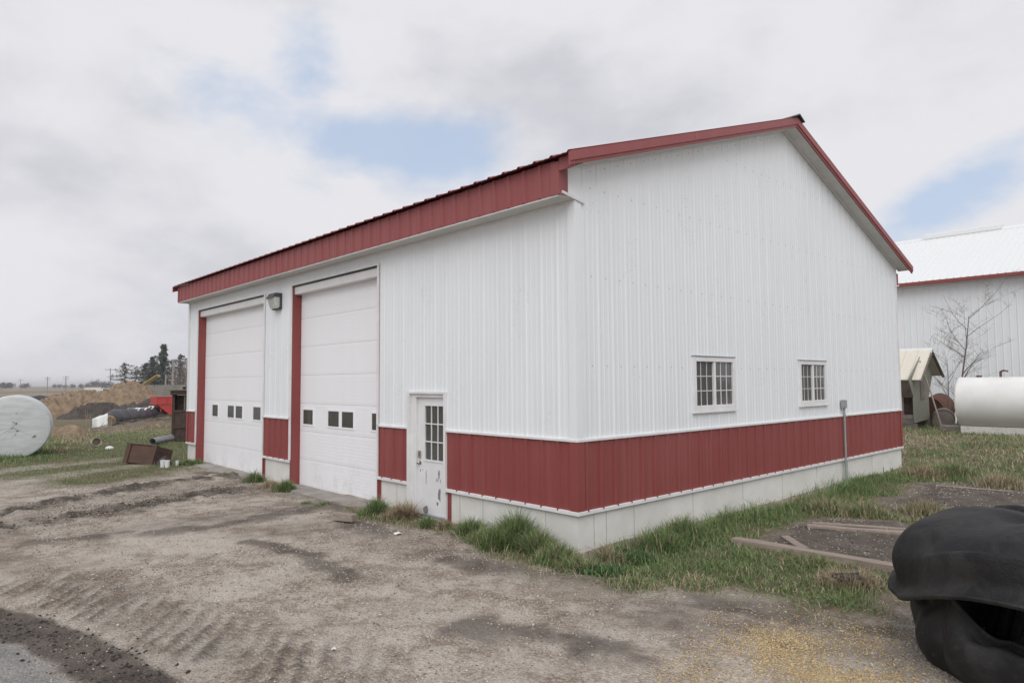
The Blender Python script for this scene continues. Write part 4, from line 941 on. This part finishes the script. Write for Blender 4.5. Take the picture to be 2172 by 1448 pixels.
# tipped brown box
p = gpt(325, 985); t = thing('tipped_crate', 'brown wooden box tipped on its edge in the grass left of the shed', 'crate', (p[0], p[1], GZ+.0), yawto(325))
t.rotation_euler = (radians(-16), radians(3), yawto(325)-.72)
for k in range(3): MB().box(-1.0, .0, 0, .03, k*.17+.002, (k+1)*.17-.002).build('plank', M['brownbox'], t)
for k in range(3): MB().box(-.03, .0, .031, .62, k*.17+.002, (k+1)*.17-.002).build('plank', M['brownbox'], t); MB().box(-1.0, -.97, .031, .62, k*.17+.002, (k+1)*.17-.002).build('plank', M['brownbox'], t)
MB().box(-.97, -.03, .59, .62, 0, .5).build('plank', M['brownbox'], t); MB().box(-.97, -.03, .031, .59, 0, .03).build('bottom', M['brownbox'], t)
for x in (-.98, -.14): MB().box(x, x+.13, -.04, -.001, -.01, .52).build('batten', M['brownbox'], t)
MB().box(-1.02, .02, -.03, .03, .511, .53).build('rim', M['brownbox'], t)
mound('black_debris', 'black charred heap against the tipped brown box', 'debris', 352, 18.6, 46, 957, 'bag', 41, .7, .6)
# galvanised pipe, pots, cups
a = gpt(323, 945); b = gpt(366, 938); d = (b-a)/np.linalg.norm(b-a); t = thing('steel_pipe', 'grey galvanised pipe lying beside the dark wooden stand', 'pipe', tuple(a))
rp = .125; L_p = 1.25
Mx = Matrix.Translation((0, 0, rp+.02)) @ Vector(tuple(d+[0, 0, .03])).to_track_quat('Z', 'Y').to_matrix().to_4x4()
MB().lathe([(rp-.008, .02), (rp-.008, 0), (rp, 0), (rp, L_p), (rp-.008, L_p), (rp-.008, .02)], 24, Mx).build('tube', M['galv'], t, smooth=True)
def pot(name, label, px, py, r, h, tilt, m, cat, az=0.0, gp=None):
    p = gpt(px, py); t = thing(name, label, cat, (p[0], p[1], gz(p[0], p[1])-.005), 0, gp)
    Mx = Matrix.Rotation(yawto(px)+az, 4, 'Z') @ Matrix.Translation((0, 0, r*sin(tilt))) @ Matrix.Rotation(tilt, 4, 'X')
    MB().lathe([(.01, .0), (r*.85, 0), (r, h), (r*1.06, h), (r*1.06, h*.92), (r*1.0, h*.9)] if False else [(.005, .004), (r*.82, .004), (r*.97, h-.01), (r*.97, h), (r*1.07, h), (r*1.07, h-.03), (r*1.0, h-.03), (r*.85, 0), (.005, 0)], 22, Mx).build('shell', M[m], t, smooth=True)
    return t
M['bucket'] = mat('dirty_white_bucket', (.60, .56, .48), .5, .15, 8, col2=(.40, .33, .25))
t = pot('bucket', 'dirty white bucket lying on its side in the left grass', 200, 946, .15, .3, radians(82), 'bucket', 'bucket', .25)
q = gpt(232, 951); mb = MB().lathe([(.14, 0), (.13, .05), (.08, .085), (.005, .10)], 18); o = mb.build('white_lid', M['plasticw'], None, smooth=True); o.location = (q[0], q[1], gz(q[0], q[1])); tag(o, 'small domed white lid in the grass right of the bucket', 'lid')
for px, lb in ((345, 'white plastic cup, left of the touching pair by the tipped box'), (354.5, 'white plastic cup, right of the touching pair by the tipped box'), (376, 'single small white cup between the pair of cups and the shed corner')):
    sc_ = .7 if px > 370 else 1; p = gpt(px, 990 if px < 370 else 986); t = thing('plastic_cup', lb, 'cup', (p[0], p[1], gz(p[0], p[1])-.01), 0, 'white plastic cups')
    MB().lathe([(.005, 0), (.052*sc_, 0), (.064*sc_, .19*sc_), (.066*sc_, .2*sc_), (.058*sc_, .2*sc_), (.05*sc_, .02), (.005, .02)], 18).build('shell', M['plasticw'], t, smooth=True)
# ------------------------------------------------------------------ poles and trees towards the horizon
def upole(px, top, d, label, arm=2.4, arms=1, r=.16):
    L = spot(px, d); H = at(px, top, d)[2]-L[2]; t = thing('utility_pole', label, 'pole', L, yawto(px), 'utility poles')
    MB().tube([(0, 0, -.5), (0, 0, H)], [r*1.2, r*.75], 8).build('post', M['polewood'], t, smooth=True)
    for k in range(arms):
        z = H-.5-k*1.1; MB().box(-arm/2, arm/2, -.08, .08, z-.09, z+.09).build('crossarm', M['polewood'], t)
        for x in (-arm/2+.1, -.35, arm/2-.1): MB().tube([(x, 0, z+.09), (x, 0, z+.35)], .07, 6).build('insulator', M['wood2'], t)
upole(3, 811, 520, 'faint utility pole at the very left edge'); upole(43, 804, 430, 'utility pole above the gap right of the left edge pole'); upole(100, 799, 380, 'utility pole with two crossarms, left of the close pair', 2.6, 2, .24); upole(139, 797, 360, 'utility pole with two crossarms, right of the close pair', 2.6, 2, .24); upole(233, 781, 250, 'tall utility pole standing left of the pines', 3.4)
for px, tp, d, lb in ((351, 793, 140, 'short pale post above the bunker wall'), (366, 762, 140, 'tall pale post above the bunker wall')):
    L = spot(px, d); H = at(px, tp, d)[2]-L[2]; o = MB().tube([(0, 0, -.4), (0, 0, H*.5), (0, 0, H)], [.24, .2, .16], 8).build('wooden_post', M['polewood'], None, smooth=True); o.location = L; tag(o, lb, 'post')
def spruce(label, px, top, d, wpx, seed, col=(.085, .102, .085), dens=1.0, bare=.06, round_=0.0, name='spruce_tree'):
    L = spot(px, d); H = at(px, top, d)[2]-L[2]; Wd = wpx/2/FPX*d*1.9; rg = np.random.default_rng(seed); t = thing(name, label, 'tree', L, 0, 'evergreens on the left horizon')
    MB().tube([(0, 0, -.4), (0, 0, H*.5), (0, 0, H*.97)], [H*.016, H*.011, .03], 7).build('trunk', M['bark'], t)
    V = []; C_ = []; br_ = MB(); nb = int(150*dens)
    for i in range(nb):
        f = bare+(1-bare)*(i+rg.random())/nb; prof_ = (1-f)**.9 if not round_ else math.sin(pi*min(1, (f-bare)/(1-bare)*.92+.08))**.6
        Lb = Wd*max(.08, prof_)*rg.uniform(.55, 1.12); az = rg.uniform(0, 2*pi); dr = np.array([cos(az), sin(az), 0]); sd = np.array([-sin(az), cos(az), 0])
        z0 = f*H; ns = max(4, int(10*Lb/Wd)+3); br_.tube([(0, 0, z0), tuple(dr*Lb+[0, 0, z0-.12*Lb])], [.05, .015], 3, False)
        for k in range(ns):
            s = (k+rg.random())/ns; c0 = dr*Lb*s + [0, 0, z0-.28*Lb*s+.22*Lb*s*s]; sz = Wd*.055*rg.uniform(.6, 1.3)*(1.2-.4*s)
            for q in range(3):
                o_ = c0+sd*rg.normal(0, .28)*sz*2+np.array([0, 0, rg.normal(0, .3)*sz]); a1 = rg.normal(0, 1, 3)*sz*.9; a2 = rg.normal(0, 1, 3)*sz*.6+dr*sz*.6
                V += [o_-a1*.5, o_+a1*.5, o_+a2]; v = rg.uniform(.6, 1.5); C_ += [[col[0]*v, col[1]*v, col[2]*v]]*3
    br_.build('branches', M['bark'], t)
    V = np.array(V); o = tri_mesh('crown', V, np.arange(len(V)).reshape(-1, 3), M['needle'], np.array(C_)); o.parent = t
spruce('tallest spruce with a pointed top on the left horizon', 345, 731, 235, 62, 1, dens=1.3); spruce('dark spruce leaning on the left side of the tallest spruce', 322, 757, 230, 52, 2, dens=1.1)
spruce('broad low spruce left of the tallest spruce, above the yellow boom', 308, 770, 240, 44, 3, dens=.9, round_=.5); spruce('loose round-topped pine standing apart left of the spruces', 264, 769, 215, 34, 4, (.10, .112, .088), .42, .32, 1.0, 'pine_tree')
spruce('thin small pine between the lone pine and the spruces', 287, 777, 250, 24, 5, (.11, .12, .095), .35, .25, 1.0, 'pine_tree'); spruce('round-headed pine nearest the shed corner', 381, 752, 250, 40, 6, (.105, .115, .092), .8, .2, 1.0, 'pine_tree')
for k, (px, h, lb) in enumerate(((385, 9.5, 'leafless grey tree below the round-headed pine'), (396, 10.5, 'leafless grey tree touching the shed corner'), (372, 8.0, 'small leafless tree between the pale posts and the shed'))):
    bare_tree('bare_tree', lb, spot(px, 225), h, 40+k, group='leafless trees on the left horizon', r0=.26, spread=.55, nb=16, first=.12, levels=3, rmin=.045)
def far_tree(label, px, d, wpx, top, seed, col):
    L = spot(px, d); H = at(px, top, d)[2]-L[2]; Wd = wpx/2/FPX*d; rg = np.random.default_rng(seed); t = thing('far_tree', label, 'tree', L, 0, 'trees along the far horizon')
    MB().tube([(0, 0, -.5), (0, 0, H*.6)], [H*.03, H*.015], 5).build('trunk', M['bark'], t); n_ = 420
    u = rg.normal(0, 1, (n_, 3)); u /= np.linalg.norm(u, axis=1)[:, None]; rr = rg.random(n_)**.45; lob = 1+.22*np.sin(u[:, 0]*5+seed)*np.cos(u[:, 1]*4)
    P = u*(rr*lob)[:, None]*[Wd, Wd, H*.42]+[0, 0, H*.58]; s = Wd*.13; T0 = P+rg.normal(0, s, (n_, 3)); T1 = P+rg.normal(0, s, (n_, 3)); V = np.stack([P, T0, T1], 1).reshape(-1, 3)
    c_ = np.array(col)[None]*rg.uniform(.7, 1.3, (n_, 1)); o = tri_mesh('crown', V, np.arange(len(V)).reshape(-1, 3), M['needle'], np.repeat(c_, 3, 0)); o.parent = t
FT = [(12, 900, 26, 811), (22, 900, 16, 812), (3, 900, 14, 813), (55, 900, 18, 812), (46, 950, 12, 815), (115, 950, 10, 814), (126, 950, 10, 814), (138, 950, 10, 815), (153, 950, 13, 814), (172, 800, 12, 813), (196, 620, 17, 806), (206, 620, 15, 804), (214, 640, 13, 808), (222, 600, 15, 808), (232, 600, 13, 808), (239, 600, 10, 810), (185, 650, 12, 811), (247, 640, 10, 812)]
nm = ['first', 'second', 'third', 'fourth', 'fifth', 'sixth', 'seventh', 'eighth', 'ninth', 'tenth', 'eleventh', 'twelfth', 'thirteenth', 'fourteenth', 'fifteenth', 'sixteenth', 'seventeenth', 'eighteenth']
order = sorted(range(len(FT)), key=lambda i: FT[i][0])
for rank, i in enumerate(order):
    px, d, wp, tp = FT[i]; far_tree('tiny hazy tree on the far horizon, %s counted from the left edge' % nm[rank], px, d, wp, tp, 60+i, (.12, .115, .125) if d < 700 and px < 225 else (.085, .095, .105))
for px, w_, lb in ((203, 9, 'tiny far farmhouse below the bare trees'), (187, 6, 'tiny far white outbuilding left of the farmhouse')):
    L = spot(px, 610); t = thing('farm_building', lb, 'house', L, yawto(px)); MB().box(-w_/2, w_/2, 0, 6, -.5, 3).build('wall', M['plasticw'], t); MB().prism([(-w_/2-.4, 3), (w_/2+.4, 3), (w_/2-.5, 5), (-w_/2+.5, 5)], 'y', -.3, 6.3).build('roof', M['wood2'], t)

# ------------------------------------------------------------------ thin haze over the plain
hm = bpy.data.materials.new('haze_air'); hm.use_nodes = True; hm.node_tree.nodes.clear(); hn = NT(hm.node_tree)
hv = hn.node('ShaderNodeVolumePrincipled', {'Color': (.96, .97, 1, 1), 'Density': .00026, 'Anisotropy': .1}); ho = hn.node('ShaderNodeOutputMaterial'); hn.l.new(hv.outputs[0], ho.inputs['Volume'])
hz = MB().box(-9500, 7500, -7500, 9500, -5, 28).build('haze', hm); tag(hz, 'thin pale haze over the fields', kind='stuff')
# ------------------------------------------------------------------ grass, straw, gravel, corn
rg = np.random.default_rng(12)
GREEN = np.array([[.15, .225, .075], [.18, .26, .10], [.24, .30, .14], [.115, .185, .07]]); DEAD = np.array([[.40, .32, .22], [.50, .42, .30], [.30, .235, .165]])
def blades(P, h, wd, lean, dead, flat=0.0, green=GREEN):
    n = len(P); az = rg.uniform(0, 2*pi, n); d = np.stack([np.cos(az), np.sin(az), np.zeros(n)], 1); sa = az+pi/2+rg.normal(0, .5, n); s = np.stack([np.cos(sa), np.sin(sa), np.zeros(n)], 1)*(wd/2)[:, None]
    U = np.array([0, 0, 1.0]); L = (lean*rg.uniform(.3, 1.6, n))[:, None]; hh = h[:, None]
    m1 = P+U*hh*.55*(1-.4*np.minimum(L, 1.3))+d*hh*L*.28; tp = P+U*hh*np.maximum(.12, 1-.55*L)+d*hh*L*.85
    V = np.stack([P-s, P+s, m1-s*.8, m1+s*.8, tp], 1).reshape(-1, 3); b = np.arange(n)[:, None]*5
    T = np.concatenate([b+[0, 1, 3], b+[0, 3, 2], b+[2, 3, 4]], 1).reshape(-1, 3)
    c = np.where((rg.random(n) < dead)[:, None], DEAD[rg.integers(0, 3, n)], green[rg.integers(0, len(green), n)])*rg.uniform(.75, 1.3, n)[:, None]
    return V, T, np.repeat(c, 5, 0)
def scatter(N, x0, x1, y0, y1, fn):
    x = rg.uniform(x0, x1, N); y = rg.uniform(y0, y1, N); p, h, wd, lean, dead = fn(x, y); k = rg.random(N) < p
    x, y = x[k], y[k]; P = np.stack([x, y, ground_h(x, y)-.01], 1)
    return blades(P, h[k]*rg.uniform(.5, 1.3, k.sum()), wd[k], lean[k], dead[k])
def merge(name, label, L, m):
    off = 0; Vs, Ts, Cs = [], [], []
    for V, T, c in L: Vs.append(V); Ts.append(T+off); Cs.append(c); off += len(V)
    return tag(tri_mesh(name, np.concatenate(Vs), np.concatenate(Ts), m, np.concatenate(Cs)), label, kind='stuff')
def tuft(px, py, r, h, n, dead, wd=.0095, lean=.75, off=(0, 0), green=GREEN):
    c = gpt(px, py); q = rg.normal(0, r*.5, (n, 2))*[1, 1]+c[:2]+off; q = q[(q[:, 1] < -.03) | (q[:, 0] > .03) | (q[:, 0] < -15.4)]; k = len(q)
    d = np.hypot(*(q-c[:2]-off).T)/r; P = np.stack([q[:, 0], q[:, 1], ground_h(q[:, 0], q[:, 1])-.01], 1)
    return blades(P, h*np.clip(1.1-.45*d, .35, 1.1)*rg.uniform(.6, 1.15, k), np.full(k, wd), np.full(k, lean), np.full(k, dead), green=green)
def f_gable(x, y):
    gr, mud, soil, *_ = masks(x, y); n = fbm(x, y, 1.2, 3, 81); wall = sst(1.1, .15, x)*sst(-.4, .3, y)
    edge = sst(.55, .9, gr); h = .05+.24*n*fbm(x, y, 3.0, 2, 83)*2+.16*wall*(.2+1.3*n); dead = np.clip(.14+1.6*(fbm(x, y, .9, 3, 91)-.47)+.24*sst(.9, 2.6, x)-.2*wall+.15*(y < .2)+.45*sst(.95, .4, gr), .03, .92)
    return gr**1.3*(.3+.7*edge)*np.clip(1.5*fbm(x, y, 1.7, 3, 19), .35, 1), h, np.full(x.shape, .0095), 1.0+.6*(dead > .5), dead
def f_back(x, y):
    gr, mud, soil, *_ = masks(x, y); n = fbm(x, y, .7, 3, 85); ok = ~((x < .0) & (y < 12.4)) & (y < 32.8)
    dead = np.clip(.42+1.5*(fbm(x, y, .45, 3, 95)-.47)+.25*sst(12, 17, y)-.35*sst(24, 26, y), .1, .9); return gr*ok, (.10+.28*n)*(.5+fbm(x, y, 2.0, 2, 83)), np.full(x.shape, .02), .9+.5*(dead > .5), dead
def f_left(x, y):
    gr, mud, soil, *_ = masks(x, y); n = fbm(x, y, .6, 3, 88); n2 = fbm(x, y, .8, 4, 98); d = np.hypot(x-CAM[0], y-CAM[1])
    dead = np.clip(.10+1.2*(n2-.47)+.35*sst(-23, -30, x)*sst(.0, 2, y), .03, .9); ok = ~((x > -15.3) & (y > -.02)); return gr*ok*np.clip(26/d, 0, 1)**1.0, (.06+.15*n)*(.3+1.4*fbm(x, y, 2.5, 2, 84)), .009*np.clip(d/18, .9, 4), np.full(x.shape, .9), dead
def f_strip(x, y):
    gr, *_ = masks(x, y); return gr**1.5*.8, .07+.06*fbm(x, y, 1.5, 2, 77), np.full(x.shape, .007), np.full(x.shape, .7), np.full(x.shape, .45)
G1 = [scatter(120000, .02, 4.6, -1.3, 12.6, f_gable), scatter(42000, -5, 6.2, 9.5, 32, f_back), scatter(14000, -4.8, .5, -1.1, -.03, f_strip)]
for a in ((1100, 1150, .30, .46, 1500, .08), (1060, 1160, .26, .34, 900, .1), (1140, 1170, .22, .34, 700, .12), (1000, 1135, .20, .28, 700, .12), (1020, 1150, .18, .22, 400, .2), (940, 1122, .13, .18, 260, .7), (908, 1118, .14, .20, 350, .1),
          (1180, 1190, .26, .26, 800, .25), (1215, 1205, .22, .2, 500, .3), (800, 1090, .16, .32, 520, .05), (780, 1095, .22, .14, 420, .15), (850, 1098, .16, .30, 520, .97), (830, 1102, .16, .2, 300, .9), (605, 1040, .17, .28, 560, .05), (575, 1032, .22, .2, 420, .95), (540, 1020, .20, .28, 480, .1), (555, 1008, .12, .3, 240, .15),
          (870, 1100, .10, .36, 160, 1.0), (685, 1075, .16, .08, 160, .2), (650, 1068, .12, .07, 120, .2), (480, 1005, .2, .08, 160, .2), (415, 984, .22, .2, 460, .1), (395, 984, .22, .2, 420, .1), (1290, 1190, .14, .26, 260, .6), (1400, 1160, .3, .30, 700, .1), (1450, 1140, .3, .32, 700, .1), (1900, 985, .5, .35, 700, .15), (2030, 1010, .5, .42, 800, .25), (1960, 1010, .45, .35, 600, .9), (2130, 1030, .5, .35, 600, .8), (1760, 1085, .35, .28, 600, .45), (1840, 1092, .3, .25, 500, .4), (1960, 1090, .3, .28, 600, .7), (1780, 1238, .22, .2, 420, .97), (1830, 1240, .18, .18, 320, .97), (1720, 1200, .3, .16, 400, .3), (1480, 1240, .3, .13, 400, .5), (1350, 1240, .3, .13, 350, .35)):
    a = list(a); a[3] *= 1.28; a[4] = int(a[4]*1.35); G1.append(tuft(*a, .011))
WEED = np.array([[.06, .125, .045], [.08, .15, .055], [.10, .17, .07]])
for a in ((1310, 1180, .22, .20), (1350, 1185, .22, .17), (1260, 1215, .2, .13), (1300, 1215, .25, .13)): G1.append(tuft(*a, 900, .0, .016, .9, green=WEED))
merge('grass', 'green and dead grass along the gable wall and in the right yard', G1, M['leaf'])
G2 = [scatter(190000, -48, -11.5, -9, 11, f_left)]
for k in range(16):
    px = rg.uniform(215, 360); G2.append(tuft(px, 918-(px-215)*.16+rg.uniform(-6, 8), 1.3, .55, 150, .96, .03, 1.1))
for px, py, h in ((186, 905, 2.2), (192, 902, 1.4), (212, 900, 1.8), (235, 905, 1.5), (176, 925, 1.0), (255, 912, 1.1)): G2.append(tuft(px, py, .15, h, 5, 1.0, .03, .15))
for px, py, hh_ in ((10, 974, .32), (35, 972, .3), (60, 966, .3), (85, 960, .28), (105, 952, .26), (120, 945, .25), (50, 978, .22), (90, 970, .2), (-20, 978, .32)): G2.append(tuft(px, py, .55, hh_, 420, .12, .016, .8))
for px, py in ((150, 930), (165, 935), (180, 925), (140, 940), (120, 955)): G2.append(tuft(px, py, .8, .28, 300, .93, .02, .9))
merge('grass', 'short grass and dry stalks on the slope left of the shed', G2, M['leaf'])
# stones
def stones(P, s, col):
    n = len(P); base = np.array([[1, 0, 0], [-1, 0, 0], [0, 1, 0], [0, -1, 0], [0, 0, 1], [0, 0, -1]], float); az = rg.uniform(0, 2*pi, n); c, sn = np.cos(az), np.sin(az)
    v = base[None]*rg.uniform(.6, 1.2, (n, 6, 1))*np.stack([s*rg.uniform(.8, 1.4, n), s*rg.uniform(.6, 1, n), s*rg.uniform(.35, .7, n)], 1)[:, None]; v = v+rg.normal(0, .18, v.shape)*s[:, None, None]
    V = np.stack([v[..., 0]*c[:, None]-v[..., 1]*sn[:, None], v[..., 0]*sn[:, None]+v[..., 1]*c[:, None], v[..., 2]], -1)+P[:, None]
    t = np.array([[0, 2, 4], [2, 1, 4], [1, 3, 4], [3, 0, 4], [2, 0, 5], [1, 2, 5], [3, 1, 5], [0, 3, 5]]); T = (np.arange(n)[:, None, None]*6+t[None]).reshape(-1, 3)
    return V.reshape(-1, 3), T, np.repeat(col, 6, 0)
N = 150000; rr = rg.random(N)**.6*15+3.2; th = rg.uniform(radians(75), radians(172), N); x = CAM[0]+rr*np.cos(th); y = CAM[1]+rr*np.sin(th)
gr, mud, soil, road, *_ = masks(x, y); pr = (1-gr)*(1-.75*mud)*np.clip((fbm(x, y, .7, 4, 5)-.30)*3, .12, 1); k = (rg.random(N) < pr) & ~((y > -.05) & (x < .05)); x, y = x[k], y[k]; n_ = len(x)
s = .0038+.009*rg.random(n_)**3+.0006*np.hypot(x-CAM[0], y-CAM[1])
col = np.array([[.47, .425, .37], [.38, .335, .285], [.54, .50, .45], [.23, .19, .155]])[rg.integers(0, 4, n_)]*rg.uniform(.75, 1.2, (n_, 1))
merge('gravel', 'loose gravel stones scattered over the yard', [stones(np.stack([x, y, ground_h(x, y)+s*.2], 1), s, col)], M['stone'])
# clods and chips on the bare soil
x = rg.uniform(.8, 4, 2600); y = rg.uniform(1.5, 11, 2600); *_, = (); gr, mud, soil, *_ = masks(x, y); k = rg.random(2600) < soil*.3; x, y = x[k], y[k]; n_ = len(x); s = .006+.022*rg.random(n_)**4
col = np.where((rg.random(n_) < .12)[:, None], [[.42, .40, .37]], [[.10, .085, .07]])*rg.uniform(.7, 1.2, (n_, 1))
S1 = stones(np.stack([x, y, ground_h(x, y)+s*.3], 1), s, col)
L = []
for R0 in RUTS: L += [(a, b) for a, b in zip(R0[:-1], R0[1:])]
x, y = [], []
for (a, b) in L:
    q = rg.random(420); x += list(a[0]+(b[0]-a[0])*q+rg.normal(0, .22, 420)); y += list(a[1]+(b[1]-a[1])*q+rg.normal(0, .22, 420))
x = np.array(x); y = np.array(y); n_ = len(x); s = .006+.024*rg.random(n_)**5; S2 = stones(np.stack([x, y, ground_h(x, y)+s*.2], 1), s, np.array([[.085, .072, .062]])*rg.uniform(.7, 1.4, (n_, 1)))
x = []; y = []
for a, b in zip(TRACK[:-1], TRACK[1:]): q = rg.random(160); x += list(a[0]+(b[0]-a[0])*q+rg.normal(0, .16, 160)); y += list(a[1]+(b[1]-a[1])*q+rg.normal(0, .16, 160))
x = np.array(x); y = np.array(y); n_ = len(x); s = .006+.02*rg.random(n_)**4; S3 = stones(np.stack([x, y, ground_h(x, y)+s*.2], 1), s, np.array([[.05, .043, .038]])*rg.uniform(.7, 1.4, (n_, 1)))
merge('soil_clods', 'dark clods and pale chips on the ruts and soil patches', [S1, S2, S3], M['stone'])
KP = poly([(1540, 1322), (1680, 1312), (1800, 1345), (1880, 1380), (1950, 1440), (2010, 1500), (1900, 1600), (1400, 1600), (1480, 1430), (1540, 1390)])
x = rg.uniform(1.8, 5.2, 110000); y = rg.uniform(-3.2, .6, 110000); pm = pmask(KP, x, y, .5, .3, 61); k = rg.random(110000) < pm**1.5*np.clip((fbm(x, y, 2.2, 4, 66)-.22)*2.6, .2, 1)*1.05; x, y = x[k], y[k]; n_ = len(x); s = .0064+.003*rg.random(n_)
col = np.array([[.62, .47, .24], [.74, .60, .36], [.52, .36, .18]])[rg.integers(0, 3, n_)]*rg.uniform(.7, 1.15, (n_, 1))
merge('corn_kernels', 'spilled golden corn kernels on the dirt before the tyre', [stones(np.stack([x, y, ground_h(x, y)+s*.5], 1), s, col)], M['stone'])
def litter(px, py, label, w_, seed):
    p = gpt(px, py); r = random.Random(seed); n = 8; mb = MB(); V = []
    for i in range(n):
        a = 2*pi*i/n; q = w_*r.uniform(.5, 1.1); V.append((cos(a)*q, sin(a)*q*.6, r.uniform(.004, .03)))
    V.append((0, 0, .035)); mb.add(V, [(i, (i+1) % n, n) for i in range(n)]); o = mb.build('litter', M['plasticw'], None); o.location = (p[0], p[1], gz(p[0], p[1])); s = o.modifiers.new('s', 'SOLIDIFY'); s.thickness = .003; tag(o, label, 'litter')
litter(845, 1137, 'crumpled white scrap on the dirt in front of the entry door', .10, 1); litter(708, 1379, 'tiny white scrap on the gravel near the bottom centre-left', .035, 2); litter(1655, 1158, 'white paper scrap beside the short split board', .05, 3); litter(1730, 1177, 'flat white scrap on the soil behind the long beam', .05, 4)

# brush heap of dry branches in front of the dark roll
bm = MB(); R_ = random.Random(9)
for k in range(150):
    px = R_.uniform(208, 362); p = gpt(px, 918-(px-208)*.17+R_.uniform(-9, 5)); a = R_.gauss(math.atan2(rt[1], rt[0]), .5); l = R_.uniform(.8, 2.6); z = float(base_h(np.array(p[0]), p[1]))
    q = Vector((p[0], p[1], z+R_.uniform(0, .25))); e = q+Vector((cos(a)*l, sin(a)*l, R_.uniform(.05, .55))); m_ = q.lerp(e, .5)+Vector((0, 0, R_.uniform(-.05, .15))); bm.tube([q, m_, e], [.022, .018, .008], 4, False)
o = bm.build('brush_heap', mat('dry_branches', (.33, .28, .235), .9, .2, 3)); tag(o, 'tangle of dry grey branches on the bank before the dark roll', kind='stuff')
